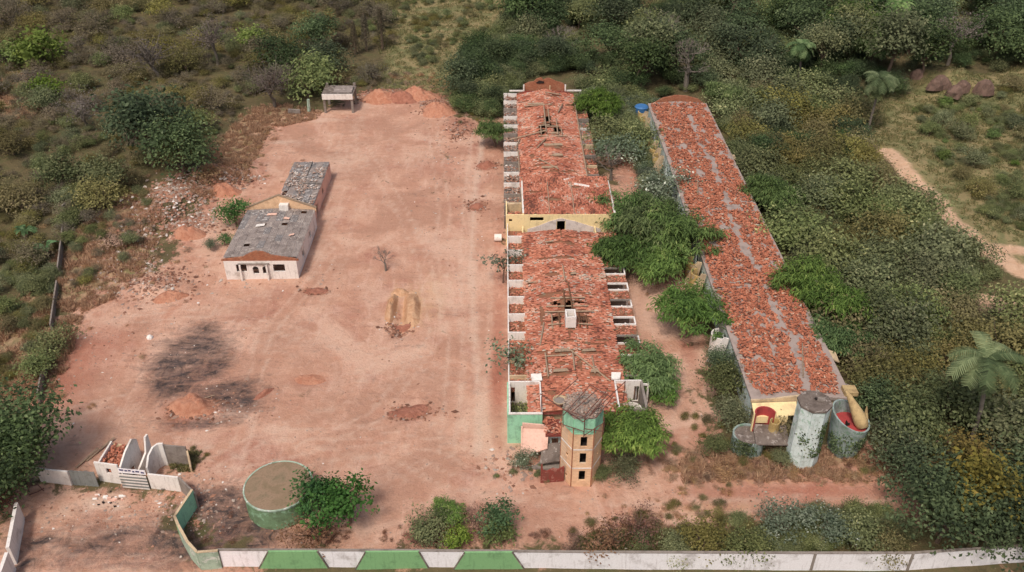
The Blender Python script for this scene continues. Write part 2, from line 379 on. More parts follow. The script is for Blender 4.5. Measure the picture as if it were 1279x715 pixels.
burn *= 1.3; burn = burn+.7*blob(278, 650, 4.5, 3.5); burn = burn+.5*blob(130, 665, 12, 4)+.45*blob(60, 690, 10, 3)+.4*blob(200, 700, 8, 3)+.3*blob(330, 185, 8, 5)
vattr('burn', np.clip(burn, 0, 1.3))
pale = np.zeros(len(x))
TR_ = [((420, 170), (400, 260), (410, 330), (330, 420), (300, 560)), ((540, 160), (555, 260), (550, 340), (570, 430), (560, 560)), ((150, 400), (260, 390), (380, 420), (520, 450), (580, 480)), ((220, 600), (330, 545), (450, 540), (560, 560), (640, 600)), ((70, 520), (150, 500), (180, 540), (300, 580)),
       ((260, 600), (400, 570), (480, 560), (560, 600), (760, 640), (1000, 628), (1140, 640)), ((450, 180), (500, 260), (530, 330), (545, 420), (470, 520), (380, 560)), ((20, 700), (120, 660), (240, 640)), ((40, 660), (130, 700), (260, 712))]
for tr_ in TR_:
    d = linedist(x, y, PL(*tr_)); pale = np.maximum(pale, .55*np.exp(-((d-.95)/.38)**2))
for pts, wd, k in [(((604, 165), (592, 250), (588, 330), (592, 420), (600, 500), (598, 565)), .8, .8), (((590, 165), (580, 250), (575, 340), (578, 430), (580, 560)), .6, .55), (((614, 300), (612, 400), (606, 520), (612, 570)), .7, .5),
        (((455, 130), (430, 200), (420, 270), (390, 340), (250, 400)), 2.2, .4), (((500, 150), (470, 220), (440, 280), (420, 360), (360, 420)), 1.6, .3), (((300, 560), (380, 520), (450, 500), (520, 505), (570, 560)), 1.2, .35), (((270, 600), (330, 560), (420, 560), (560, 590), (640, 620), (900, 625), (1130, 620)), 1.0, .3),
        (((480, 250), (540, 300), (560, 380), (590, 420)), 1.2, .35), (((70, 500), (180, 470), (140, 560)), 1.6, .25), (((850, 470), (870, 500), (850, 560), (800, 610)), .6, .4), (((830, 440), (848, 500), (830, 570)), .5, .4)]:
    d = linedist(x, y, PL(*pts)); pale = np.maximum(pale, k*np.exp(-(d/wd)**2))
for q in [(355, 178, 4, 1.2, 0, .8), (405, 150, 6, 1.5, 0, .7), (430, 200, 7, 9, .2, .5), (340, 300, 3, 8, 0, .35), (470, 470, 12, 5, .2, .35), (380, 430, 10, 4, 0, .35), (640, 625, 12, 2, 0, .3), (560, 300, 6, 6, 0, .35), (200, 560, 6, 2, 0, .35), (460, 590, 8, 4, 0, .35), (125, 628, 2.6, 1.4, .3, 1.2), (145, 633, 1.2, 1, 0, 1.1), (80, 640, 4, 1.5, .3, .5), (370, 180, 4, 2, 0, .5), (290, 515, 3, 1, .2, .6), (520, 200, 7, 8, 0, .35), (310, 520, 2, 1.5, 0, .6), (620, 110, 1, 1, 0, 0)]:
    pale = np.maximum(pale, q[5]*blob(*q[:5]))
pale[y < 0] = 0; vattr('pale', np.clip(pale, 0, 1.2))
yl = np.maximum.reduce([1.2*blob(514, 385, 2.0, 5.5), 1.1*blob(490, 380, .8, 5), .55*blob(540, 370, 3, 9), .7*blob(495, 380, 1, 5), .35*blob(1100, 600, 9, 2.5), .35*blob(930, 600, 12, 2), .4*blob(200, 560, 5, 2), .6*blob(890, 640, 6, 2.2)])
vattr('ochre', yl*.8)
red = np.zeros(len(x))
for q in [(240, 512, 3.3, 1.8, 0, 1.2), (608, 207, 2, 2.4, 0, 1.2), (596, 258, 1.7, 2, 0, 1.2), (395, 363, 2, .9, 0, 1.1), (512, 515, 3, 1.5, 0, 1), (388, 475, 3, 1.2, 0, .8), (500, 120, 12, 5, 0, 1.1), (575, 160, 4, 7, 0, .7), (860, 440, 1.6, 4, 0, .8), (1010, 615, 14, 1.4, 0, .9), (622, 350, 1.3, 30, 0, .55), (622, 480, 1.2, 12, 0, .7), (640, 600, 8, 2, 0, .4), (100, 470, 10, 14, 0, .42), (180, 560, 8, 3, 0, .3), (640, 640, 14, 2, 0, .35), (420, 430, 9, 5, .3, .25), (560, 470, 7, 6, 0, .25), (480, 230, 10, 8, 0, .2), (70, 480, 4, 6, 0, .5), (120, 430, 5, 4, 0, .5), (550, 210, 6, 5, 0, .5), (230, 270, 9, 6, 0, .5), (1110, 560, 6, 3, 0, .7), (790, 215, 6, 8, 0, .6), (840, 350, 5, 4, 0, .6)]:
    red += q[5]*blob(*q[:5])
vattr('red', np.clip(red, 0, 1.2))
STRAW = [PL((300, 230), (270, 190), (300, 150), (340, 130), (400, 145), (330, 160), (310, 200)), PL((480, 118), (480, 40), (470, -20), (640, -20), (630, 50), (590, 90), (610, 150), (560, 118)),
         PL((1090, 175), (1110, 120), (1200, 110), (1300, 90), (1300, 360), (1240, 330), (1180, 280)), PL((60, 330), (130, 270), (180, 240), (200, 300), (160, 360), (90, 390)),
         PL((850, 590), (900, 560), (1100, 565), (1130, 588), (1000, 596), (880, 604)), PL((0, 400), (50, 350), (55, 440), (40, 500), (0, 500)), PL((0, 90), (60, 100), (40, 150), (0, 150))]
md_ = np.full(len(x), -1e9)
for p in STRAW[1:3]: md_ = np.maximum(md_, inpoly(x, y, p))
vattr('meadow', np.clip(md_/6+.5, 0, 1))
st = np.full(len(x), -1e9)
for p in [STRAW[0]]+STRAW[3:]: st = np.maximum(st, inpoly(x, y, p))
vattr('straw', np.clip(st/6+.5, 0, 1))
# ground material
sepc = g.n('ShaderNodeSeparateXYZ'); g.t.links.new(g.co, sepc.inputs[0])
nA = g.noise(.12, 6, .62, dist=.7); nB = g.noise(.7, 6, .7, dist=.4); nC = g.noise(4, 4, .7)
nS = g.noise(1, 6, .65, dist=1.4, stretch=(.55, .1, 1)); nS2 = g.noise(1, 6, .7, dist=1.0, stretch=(.09, .6, 1))
clay = g.ramp(nA, [(.32, lin(178, 126, 107)), (.46, lin(193, 146, 123)), (.58, lin(203, 159, 136)), (.72, lin(193, 139, 115))])
clay = g.mix(g.rng(nS, .5, .68, 0, .55), clay, lin(217, 180, 161))
clay = g.mix(g.rng(nS2, .54, .68, 0, .32), clay, lin(162, 113, 97))
clay = g.mix(g.rng(nS2, .46, .34, 0, .25), clay, lin(213, 172, 154))
clay = g.mix(g.rng(nB, .56, .74, 0, .55), clay, lin(156, 111, 93))
clay = g.mix(g.rng(nB, .42, .28, 0, .5), clay, lin(218, 181, 164))
def masked(base, attr, col, amp=.5, lo=.35, hi=.65, nz=None, k=1):
    f = g.rng(g.math('ADD', g.attr(attr), g.math('MULTIPLY', g.math('SUBTRACT', nz or nB, .5), amp)), lo, hi, 0, k)
    return g.mix(f, base, col)
nW = g.noise(.07, 5, .6, dist=1.0)
clay = g.mix(g.rng(nW, .5, .6, 0, .75), clay, lin(179, 136, 115))
clay = g.mix(g.rng(nW, .48, .38, 0, .6), clay, lin(218, 181, 160))
nM = g.noise(1.6, 6, .75, dist=.8)
clay = g.mix(g.rng(nM, .56, .7, 0, .3), clay, lin(152, 108, 89))
clay = g.mix(g.rng(nM, .44, .34, 0, .25), clay, lin(226, 194, 174))
nF = g.noise(.45, 8, .78, dist=2.2)
clay = g.mix(g.rng(nF, .54, .64, 0, .4), clay, lin(184, 137, 110))
clay = g.mix(g.rng(nF, .44, .36, 0, .3), clay, lin(220, 185, 162))
clay = masked(clay, 'red', g.mix(nC, lin(162, 98, 79), lin(178, 119, 99)), .9, .2, 1, k=.85)
clay = masked(clay, 'ochre', g.mix(nC, lin(192, 152, 112), lin(216, 180, 138)), 1.2, .2, 1.0)
clay = masked(clay, 'pale', g.mix(nC, lin(222, 192, 170), lin(206, 180, 164)), 1.6, .2, 1.0, k=.8)
bn = g.math('ADD', g.math('MULTIPLY', g.noise(.5, 8, .75, dist=2.0), .55), g.math('MULTIPLY', g.noise(1, 6, .7, dist=.8, stretch=(.18, .8, 1)), .45))
clay = masked(clay, 'burn', g.mix(g.rng(nB, .35, .65), lin(40, 38, 40), lin(82, 74, 74)), 4.4, .2, 1.6, nz=bn, k=.96)
vor = g.n('ShaderNodeTexVoronoi'); vor.inputs['Scale'].default_value = 1.5; g.t.links.new(g.co, vor.inputs['Vector'])
wild = g.ramp(g.noise(.25, 6, .7), [(.3, lin(70, 66, 46)), (.48, lin(104, 92, 66)), (.6, lin(90, 88, 58)), (.75, lin(136, 112, 86))])
straw = g.mix(g.rng(nB, .35, .65), lin(142, 122, 94), lin(182, 150, 120))
straw = g.mix(g.rng(g.noise(.22, 5, .6), .5, .62), straw, lin(112, 112, 70))
wild = masked(wild, 'straw', straw, .5, .35, .65)
mead = g.ramp(g.noise(.16, 6, .7, dist=.8), [(.3, lin(88, 94, 60)), (.45, lin(122, 120, 82)), (.56, lin(150, 134, 98)), (.7, lin(112, 112, 76))])
wild = masked(wild, 'meadow', mead, .5, .35, .65)
col = g.mix(g.rng(g.math('ADD', g.attr('clay'), g.math('MULTIPLY', g.math('SUBTRACT', g.noise(.28, 7, .72, dist=.6), .5), 2.6)), .4, .62), wild, clay)
col = masked(col, 'road', g.mix(g.rng(nB, .3, .75), lin(196, 156, 126), lin(222, 190, 162)), .9, .3, .7)
# scattered small specks of plaster and stone
spk = g.n('ShaderNodeTexVoronoi'); spk.inputs['Scale'].default_value = 1.3; g.t.links.new(g.co, spk.inputs['Vector'])
col = g.mix(g.rng(spk.outputs['Distance'], .08, .04, 0, .4), col, lin(206, 180, 164))
col = g.mix(g.rng(nC, .6, .8, 0, .35), col, lin(120, 88, 72))
g.out(col, .95, g.math('ADD', g.math('MULTIPLY', nC, .4), nB), .8, .35)

# ------------------------------------------------------------------ tile fields
def tiles(name, parent, pos, yaw, tilt, roll, L, W, mat, rnd, kind='stuff'):
    n = len(pos); h = W*.32
    T = np.array([(-.5, -.5, 0), (-.5, 0, 1), (-.5, .5, 0), (.5, -.5, 0), (.5, 0, 1), (.5, .5, 0)])
    P = np.empty((n, 6, 3)); P[..., 0] = T[:, 0]*np.asarray(L)[:, None]; P[..., 1] = T[:, 1]*W; P[..., 2] = T[:, 2]*h
    cr, sr = np.cos(roll)[:, None], np.sin(roll)[:, None]; Yv = P[..., 1]*cr-P[..., 2]*sr; Z = P[..., 1]*sr+P[..., 2]*cr
    ct, st_ = np.cos(tilt)[:, None], np.sin(tilt)[:, None]; Xv = P[..., 0]*ct-Z*st_; Z = P[..., 0]*st_+Z*ct
    cy, sy = np.cos(yaw)[:, None], np.sin(yaw)[:, None]; X2 = Xv*cy-Yv*sy; Y2 = Xv*sy+Yv*cy
    V = np.stack([X2, Y2, Z], -1)+pos[:, None, :]
    F = (np.arange(n)*6)[:, None, None]+np.array([(0, 3, 4, 1), (1, 4, 5, 2)])[None]
    o = mesh_np(name, V.reshape(-1, 3), F.reshape(-1, 4), M[mat], np.repeat(rnd, 6), parent)
    if kind: o['kind'] = kind
    return o
def gable_roof(parent, x0, x1, y0, y1, ze, zr, bare=(), deep=(), mat='tile', seed=0, axis_y=True, miss=.05):
    xm = (x0+x1)/2; half = (x1-x0)/2; R = np.random.default_rng(seed)
    sl = math.atan2(zr-ze, half)
    zf = lambda q: ze+(zr-ze)*(1-np.abs(q-xm)/half)
    def hit(L, px, py, g=1.0):
        m = np.zeros(np.shape(px), bool)
        for a, b, rx, ry in L: m |= (((px-a)/rx)**2+((py-b)/ry)**2 < g*(.6+.8*fbm(px*1.3, py*1.3, seed, 2)))
        return m
    gxs = np.linspace(x0+.1, x1-.1, 25); gys = np.linspace(y0, y1, max(4, int((y1-y0)/.5)))
    mb = MB(); GX, GY = np.meshgrid(gxs, gys); VV = np.stack([GX, GY, zf(GX)-.1+(fbm(GX/3, GY/3, seed)-.5)*.15], -1).reshape(-1, 3)
    n = len(gxs); cells = []
    cx = (GX[:-1, :-1]+GX[1:, 1:])/2; cy = (GY[:-1, :-1]+GY[1:, 1:])/2; D = hit(deep, cx, cy, .8)
    for i in range(cx.shape[0]):
        for j in range(cx.shape[1]):
            if not D[i, j]: k = i*n+j; cells.append((k, k+1, k+n+1, k+n))
    mesh_np('roof_deck', VV, np.array(cells), M['deck'], None, parent)
    cs = np.arange(.15, half+.15, .36); ys = np.arange(y0+.1, y1-.05, .235)
    CX, CY = np.meshgrid(cs, ys); CX = CX.ravel(); CY = CY.ravel()
    px = np.concatenate([xm+CX, xm-CX]); py = np.concatenate([CY, CY]); sg = np.concatenate([np.ones(len(CX)), -np.ones(len(CX))])
    px = px+R.normal(0, .04, len(px)); py = py+R.normal(0, .035, len(px))
    keep = ~hit(bare, px, py) & ~hit(deep, px, py, 1.3) & (R.random(len(px)) > miss)
    px, py, sg = px[keep], py[keep], sg[keep]; n = len(px)
    z = zf(px)+(fbm(px/3, py/3, seed)-.5)*.15+R.random(n)*.05
    patch = fbm(px/2.2, py/2.2, seed+5, 3)
    mess = ss(.45, .62, patch)
    rnd = np.clip(.5+(patch-.5)*1.1+R.normal(0, .22, n), 0, 1); rnd[R.random(n) < .03] = 1
    return tiles('roof_tiles', parent, np.stack([px, py, z], 1), R.normal(0, .08+.35*mess, n), -sg*sl+R.normal(0, .09, n), R.normal(0, .12, n), .4+R.random(n)*.06, .225, mat, rnd)
def flat_tiles(parent, x0, x1, y0, y1, z, dens=8, mat='tile', seed=0, pile=.12, slope=0, name='low_roof_tiles'):
    R = np.random.default_rng(seed+99); n = int((x1-x0)*(y1-y0)*dens)
    px = R.uniform(x0, x1, n); py = R.uniform(y0, y1, n)
    return tiles(name, parent, np.stack([px, py, z+R.random(n)*pile+slope*(px-x0)], 1), R.uniform(0, 6.28, n), R.normal(0, .2, n), R.normal(0, .3, n), R.uniform(.25, .46, n), .22, mat, np.clip(R.normal(.5, .25, n), 0, 1))
def beam(name, mat, parent, a, b, w=.14, label=None):
    return MB().tube([a, b], w*.7, 4).build(name, mat, parent, label)

# ------------------------------------------------------------------ front wing
fw = thing('motel_wing', (8.7, 100, 0), 'near tiled motel ruin with open walled courts at its front corners behind the brick tower', 'building')
FX0, FX1, FY0, FY1 = 2.7, 14.6, 79.2, 121.9; ZE, ZR = 4.2, 4.9
MB().wall((2.8, FY0+.6), (2.8, FY1), .2, 0, ZE-.15, [(a, a+.9, .1, 2.2) for a in np.arange(6, 44, 4.2)]).build('side_wall', 'cream', fw)
MB().wall((14.5, FY0+.6), (14.5, FY1), .2, 0, ZE-.15, [(a, a+.9, .1, 2.2) for a in np.arange(6, 44, 4.2)]).build('side_wall', 'cream', fw)
MB().wall((2.9, FY0+.7), (14.4, FY0+.7), .2, 0, ZE-.15, [(4.9, 6.2, 0, 2.3), (1.8, 3.0, 1, 2.2), (8.2, 9.4, 1, 2.2)]).build('front_wall', 'beige', fw)
MB().prism([(2.6, FY0+.1, ZE-.32), (14.7, FY0+.1, ZE-.32), (14.7, FY0+.1, ZE-.02), (8.65, FY0+.1, ZR-.04), (2.6, FY0+.1, ZE-.02)], (0, .14, 0)).build('gable_board', 'maroon', fw)
bare = [(8.0, 118, 1.6, .35), (10.2, 117.4, 1, .3), (6, 113.5, .8, .25), (8.6, 113.5, 2, .4), (6.9, 109, 1, .55), (9.9, 109, .6, .6), (7, 104, 2.6, .3), (11, 104, 2, .25), (8.8, 99.3, 2.8, .8), (8.4, 101, 1.2, 2),
        (5, 99, .3, 2.6), (7.5, 90.2, 1.8, .5), (11, 90.5, 1.6, .5), (9.4, 87.5, .3, 1.3), (11.5, 86, 1, .5), (6.7, 86, 1.5, .45), (5.2, 88, .25, 3), (6.9, 88, .9, .3), (12, 92.5, 2, .12), (8.7, 121, .2, 2), (5.6, 82.5, .5, .5), (8.6, 94.5, .2, 1.5)]
for k in range(22): bare.append((random.uniform(3.4, 14), random.uniform(81, 120), random.uniform(.3, 1.4), random.uniform(.12, .35)))
deep = [(6.9, 98.0, .8, .8), (8.7, 100.6, .55, 1.8), (10.6, 97.8, .8, .9), (7.0, 101.5, .8, .4), (10.2, 101.8, .8, .35)]
gable_roof(fw, FX0, FX1, FY0, FY1, ZE, ZR, bare, deep, seed=3)
# collapsed timber frame at the ridge and the little water box
for a, b in [((5.7, 96.2, 4.85), (7.8, 96.2, 5.05)), ((9.6, 96.2, 5.05), (11.7, 96.2, 4.85)), ((6.3, 95.4, 4.75), (6.3, 98.4, 4.95)), ((7.3, 95.6, 4.95), (7.3, 98.7, 5.05)), ((10, 95.6, 4.95), (10, 98.7, 5.05)), ((11, 95.4, 4.75), (11, 98.4, 4.85)),
             ((5.4, 99.2, 4.85), (12.2, 99.2, 4.95)), ((5.6, 100.5, 4.85), (11.5, 100.5, 4.95)), ((6.3, 102.4, 4.95), (11.2, 102.4, 5.05)), ((8.2, 100, 5.35), (8.2, 104, 5.35)), ((9.2, 99.5, 5.35), (9, 106, 5.25)),
             ((8.6, 106.5, 5.25), (8.5, 110.5, 5.25)), ((3.2, 107.2, 4.45), (14.6, 108.6, 4.35)), ((4.5, 92, 4.55), (5.2, 97, 4.65)), ((8.3, 90.2, 5.20), (13, 84.6, 4.55)), ((5.3, 85.5, 4.65), (5.1, 90.3, 4.65)), ((11.2, 86, 4.75), (11.1, 89.5, 4.75)), ((8.6, 86, 5.30), (8.6, 89.5, 5.30)), ((5.0, 89.6, 4.65), (7.8, 89.3, 5.05))]:
    beam('timber_beam', 'wood' if random.random() < .7 else 'woodd', fw, a, b, .17)
wt = MB().box(8.0, 9.4, 95.3, 95.5, 5.0, 6.7).box(8.0, 9.4, 97, 97.2, 5.0, 6.7).box(8.0, 8.2, 95.5, 97, 5.0, 6.7).box(9.2, 9.4, 95.5, 97, 5.0, 6.7).build('water_box', 'white', fw)
box('roof_gutter', 'conc', fw, 2.7, 14.6, 122.0, 124.7, 2.6, 2.8)
box('box_floor', 'conc', wt, 8.2, 9.2, 95.5, 97, 5.2, 5.5)
for a, b, c, d in [(7.3, 90.2, 2.0, .7), (10.8, 90.4, 1.8, .55), (10, 108.7, .9, .6), (6.8, 118.0, 1.4, .35), (6.9, 86.2, 2.0, .6), (11.2, 86.2, 1.1, .7)]:
    zz = ZE+(ZR-ZE)*(1-abs(a-8.65)/6)+.08
    MB().prism([(a-c/2, b, zz), (a+c/2, b+.1, zz+.05), (a+c/2-.2, b+d, zz+.1), (a-c/2+.1, b+d*.8, zz+.02)], (0, 0, .08)).build('loose_board', 'wood', fw)
# left garage bays
CELL = 4.25
yb = [120.6-CELL*i for i in range(7)]
MB().wall((.35, 84.5), (.35, 124.5), .16, 0, 3.35).build('outer_wall', 'white', fw)
box('low_roof_slab', 'deck', fw, .44, 2.68, 90.4, 124.4, 3.0, 3.16)
flat_tiles(fw, .6, 2.5, 90.5, 124, 3.2, 9, seed=4)
for k, yy in enumerate(yb):
    MB().box(.3, 2.66, yy-.1, yy+.1, 3.17, 4.45).build('bay_parapet', 'white', fw)
    box('bay_rail', 'white', fw, .27, .40, yy+.1, yy+CELL-.1, 4.2, 4.4)
box('low_roof_slab', 'deck', fw, .44, 2.68, 84.6, 90.2, 2.9, 3.06); flat_tiles(fw, .6, 2.5, 84.7, 90.2, 3.1, 9, seed=14)
for yy in (90.3, 86.9): box('bay_parapet', 'beige', fw, .44, 2.66, yy-.1, yy+.1, 3.06, 3.7)
# right garage bays
yr = [84.9+CELL*i for i in range(10)]
for k, yy in enumerate(yr[:-1]):
    y1 = yy+CELL
    box('bay_roof', 'deck', fw, 14.64, 17.9, yy+1.9, y1, 3.4, 3.55); flat_tiles(fw, 14.7, 17.8, yy+1.95, y1-.02, 3.6, 8, seed=20+k, slope=-.02)
    box('bay_rim', 'white', fw, 14.9, 17.9, yy, yy+.2, 3.55, 3.8)
    box('bay_rim', 'white' if k % 2 else 'conc', fw, 14.9, 17.9, yy+1.68, yy+1.88, 3.57, 3.82)
    box('bay_rim', 'white', fw, 17.72, 17.92, yy+.2, yy+1.68, 3.54, 3.79)
    box('bay_post', 'white', fw, 17.7, 17.95, yy+.0, yy+.22, 0, 3.55); box('bay_post', 'white', fw, 16.4, 16.6, yy+.6, yy+.8, 0, 3.5)
    box('bay_divider', 'conc', fw, 14.62, 17.6, y1-.16, y1-.02, 0, 3.38)
# front courts
MB().wall((.4, 78.7), (.4, 84.5), .2, 0, 4.8).wall((.5, 84.4), (4.2, 84.4), .2, 0, 4.8, [(2.5, 3.3, 1.2, 3.9), (0.1, .6, 1.5, 3.9)]).build('court_wall', 'white', fw, 'white plastered court wall')
MB().wall((4.2, 78.8), (4.2, 84.3), .18, 0, 4.8).build('court_wall', 'white', fw)
MB().box(.3, 4.3, 78.5, 78.68, 0, 4.62).box(.12, .28, 78.5, 84.5, 0, 4.62).build('painted_wall', 'green', fw, 'mint green outer court wall')
box('coping', 'white', fw, .28, 4.3, 78.44, 78.72, 4.65, 4.8)
box('court_floor', 'concd', fw, .52, 4.1, 78.9, 84.3, .0, 1.4)
MB().wall((13.5, 79.6), (13.5, 84.6), .18, 0, 4.8).wall((13.6, 84.5), (16.8, 84.5), .2, 0, 4.8, [(.1, .7, 1.5, 3.9), (2.4, 3.0, 1.5, 3.9)]).build('court_wall', 'white', fw)
MB().wall((16.8, 79.5), (16.8, 84.6), .3, 0, 4.7).wall((13.5, 79.5), (16.7, 79.5), .2, 0, 4.5).build('court_wall', 'conc', fw, 'grey concrete court wall')
box('court_floor', 'concd', fw, 13.6, 16.6, 79.7, 84.3, 0, 1.6)
MB().drum(15.4, 81.3, 1.25, 1.65, 2.9, 24, th=.14, r1=1.3).build('round_basin', 'white', fw, 'round white basin in the right court', smooth=False)
MB().prism([(3.2, 84.6, 4.6), (4.5, 84.6, 4.7), (4.4, 85.6, 4.9), (3.1, 85.7, 4.8)], (0, 0, .15)).build('render_slab', 'white', fw)
MB().prism([(13.1, 84.8, 4.6), (14.2, 84.8, 4.7), (14.4, 85.9, 4.8), (13.2, 85.8, 4.9)], (0, 0, .15)).build('render_slab', 'white', fw)
# broken porch in front
MB().prism([(1.8, 77.4, 0), (5.0, 77.3, 0), (5.0, 77.3, 3.4), (4.4, 77.3, 4.0), (1.9, 77.4, 4.2)], (0, .2, 0)).build('porch_wall', 'pink', fw, 'pale pink broken porch wall')
MB().prism([(1.7, 74.6, 0), (1.75, 77.2, 0), (1.75, 77.2, 4.0), (1.7, 75.8, 2.0), (1.7, 74.6, .7)], (.18, 0, 0)).build('porch_wall', 'pink', fw)
MB().prism([(1.9, 75.1, 1.0), (4.8, 75.4, 2.0), (5.0, 77.2, 3.3), (1.9, 77.2, 3.5)], (0, 0, .14)).build('porch_slab', 'pink', fw, 'tilted pink slab of the porch')
box('porch_roof', 'maroon', fw, 4.6, 6.9, 76.4, 79.1, 3.0, 3.3, label='low maroon edged porch roof')
flat_tiles(fw, 4.5, 6.9, 76.4, 79.2, 3.35, 12, seed=31, pile=.3)
box('porch_roof', 'maroon', fw, 10.6, 13.3, 76.9, 79.1, 3.0, 3.3); flat_tiles(fw, 10.7, 13.2, 76.9, 79.2, 3.35, 10, seed=32)
box('porch_floor', 'conc', fw, 2.2, 7.0, 73.9, 77.2, .0, .35)
MB().wall((4.9, 77.2), (7.0, 77.2), .18, 0, 3.0, [(.5, 1.3, 0, 2.1)]).build('porch_wall', 'bluewhite', fw)
MB().prism([(3.9, 71.9, 0), (6.6, 72.2, 0), (6.6, 72.2, 2.3), (5.9, 72.1, 1.95), (5.3, 72.05, 2.15), (4.6, 72, 1.75), (4.15, 71.93, 2.0), (4.1, 71.93, 2.9), (3.9, 71.9, 2.8)], (0, .2, 0)).build('ruined_wall', 'maroon', fw, 'free standing maroon wall stub')
MB().prism([(3.9, 74.0, .9), (6.4, 74.2, 1.2), (6.4, 76.2, 2.2), (4.2, 76.2, 1.9)], (0, 0, .12)).build('fallen_slab', 'concd', fw)

# ------------------------------------------------------------------ brick tower
TX, TY, TR = 8.5, 73.45, 2.2
tw = thing('brick_tower', (TX, TY, 0), 'three storey hexagonal brick tower with mint green top and rusty steel frame', 'tower')
def hexp(r, a0=0): return [(TX+r*math.cos(math.radians(a)), TY+r*math.sin(math.radians(a))) for a in range(240+a0, 600+a0, 60)]
H = hexp(TR); lv = [0, 2.75, 5.6, 8.0]
for k in range(3):
    z0, z1 = lv[k]+(.17 if k else -.3), lv[k+1]; mb = MB()
    for i in range(6):
        a, b = H[i], H[(i+1) % 6]; L = TR; ops = ()
        if i == 0: ops = [(L/2-.3, L/2+.42, (.9, 3.6, 6.1)[k], (2.4, 5.15, 7.6)[k])]
        if i == 5 and k < 2: ops = [(L/2-.1, L/2+.35, z0+1.0, z0+1.5)]
        if i == 1 and k == 1: ops = [(L/2-.1, L/2+.35, z0+1.0, z0+1.5)]
        mb.wall(a, b, .2, z0, z1, ops)
    mb.build('brick_wall', 'brick', tw); MB().prism([(TX+(q[0]-TX)*.88, TY+(q[1]-TY)*.88, lv[k]+.2) for q in H], (0, 0, .05)).build('shade_floor', 'dark', tw)  # floor coloured dark to stand in for shade inside the tower
    MB().prism([(TX-1.2, TY-.6, lv[k]+.25), (TX+1.2, TY-.6, lv[k]+.25), (TX+1.2, TY-.6, lv[k+1]), (TX-1.2, TY-.6, lv[k+1])], (0, .1, 0)).build('shade_panel', 'dark', tw)  # added dark panel, painted shade behind the windows
    for sl in ([hexp(TR+.14)]):
        MB().prism([(*q, lv[k+1]) for q in sl], (0, 0, .17)).build('slab_band', 'white' if k < 2 else 'green', tw)
mb = MB()
for i in range(6): mb.wall(H[i], H[(i+1) % 6], .2, 8.17, 10.2)
mb.build('upper_wall', 'green', tw, 'mint green upper storey')
for i in range(6):
    a = hexp(TR+.08)[i]; MB().tube([(*a, -.3), (*a, 8.9)], .09, 4).build('corner_post', 'brickd', tw)
T2 = hexp(TR+.1); cen = (TX, TY)
mb = MB(); n = 6
mb.add([(*q, 10.2) for q in T2]+[(TX+(q[0]-TX)*.95, TY+(q[1]-TY)*.95, 10.42) for q in T2]+[(TX+(q[0]-TX)*.28, TY+.2+(q[1]-TY)*.28, 10.85) for q in T2],
       [tuple(range(5, -1, -1))]+[(i, (i+1) % 6, 6+(i+1) % 6, 6+i) for i in range(6)]+[(6+i, 6+(i+1) % 6, 12+(i+1) % 6, 12+i) for i in range(6)])
mb.build('tower_roof', 'conc', tw)
MB().drum(TX, TY+.2, .62, 10.7, 11.1, 12, th=.12).build('hatch_collar', 'conc', tw)
n = 420; a = RNG.uniform(0, 6.28, n); r = np.sqrt(RNG.random(n))*2.2; 
tiles('roof_rubble', tw, np.stack([TX+r*np.cos(a), TY+r*np.sin(a), 10.48+(2.2-r)*.19+RNG.random(n)*.08], 1), RNG.uniform(0, 6.3, n), RNG.normal(0, .3, n), RNG.normal(0, .3, n), RNG.uniform(.2, .45, n), .2, 'rock', np.clip(RNG.normal(.64, .1, n), 0, 1))
def bar(p, q, r=.045, nm='steel_bar'): return MB().tube([p, q], r, 5).build(nm, 'rust', tw)
fr = [(TX-3.2, TY-2.2, 9.2), (TX-3.2, TY-2.2, 12.6), (TX+.2, TY-3.1, 8.6), (TX+.2, TY-3.1, 11.6), (TX+2.4, TY-2.4, 9.6), (TX+3.2, TY+.8, 12.2), (TX-1.2, TY+1.4, 12.6)]
for p, q in [((TX-4.6, TY+.4, 9.2), (TX-4.6, TY+.4, 11.4)), ((TX-2.3, TY-1.9, 9), (TX-2.4, TY-1.9, 11.6)), ((TX-.05, TY-2.5, 8), (TX-.05, TY-2.5, 11.2)), ((TX+2.1, TY-2.2, 8.2), (TX+2.1, TY-2.2, 10.6)),
             ((TX-4.8, TY+.4, 11.8), (TX-.2, TY-2.5, 10.3)), ((TX-.2, TY-2.5, 10.3), (TX+4.6, TY+1.4, 12.6)), ((TX-.2, TY-2.5, 11.0), (TX+2.4, TY+.4, 12.0)), ((TX-2.4, TY-1.9, 10.6), (TX+.8, TY+1.4, 12.2)),
             ((TX-2.4, TY-1.9, 11.5), (TX-.05, TY-2.5, 11.1)), ((TX+.8, TY+1.4, 12.2), (TX+2.9, TY-.3, 11.9)), ((TX-1.5, TY-2.1, 11.3), (TX+1.6, TY+.8, 12.1)), ((TX-.05, TY-2.5, 9.3), (TX+2.1, TY-2.3, 8.7)), ((TX-.05, TY-2.5, 8.3), (TX+2.1, TY-2.3, 10.0)),
             ((TX-2.4, TY-1.9, 9.4), (TX-.05, TY-2.5, 8.9)), ((TX+.7, TY-1.5, 10.6), (TX+2.7, TY+.3, 11.9)), ((TX+1.2, TY-2.1, 10.5), (TX+3.2, TY-.2, 11.9)), ((TX+4.6, TY+1.4, 10), (TX+4.6, TY+1.4, 12.7)), ((TX-2.9, TY+1, 10.7), (TX-.5, TY+2.4, 12.3))]: bar(p, q, .055)
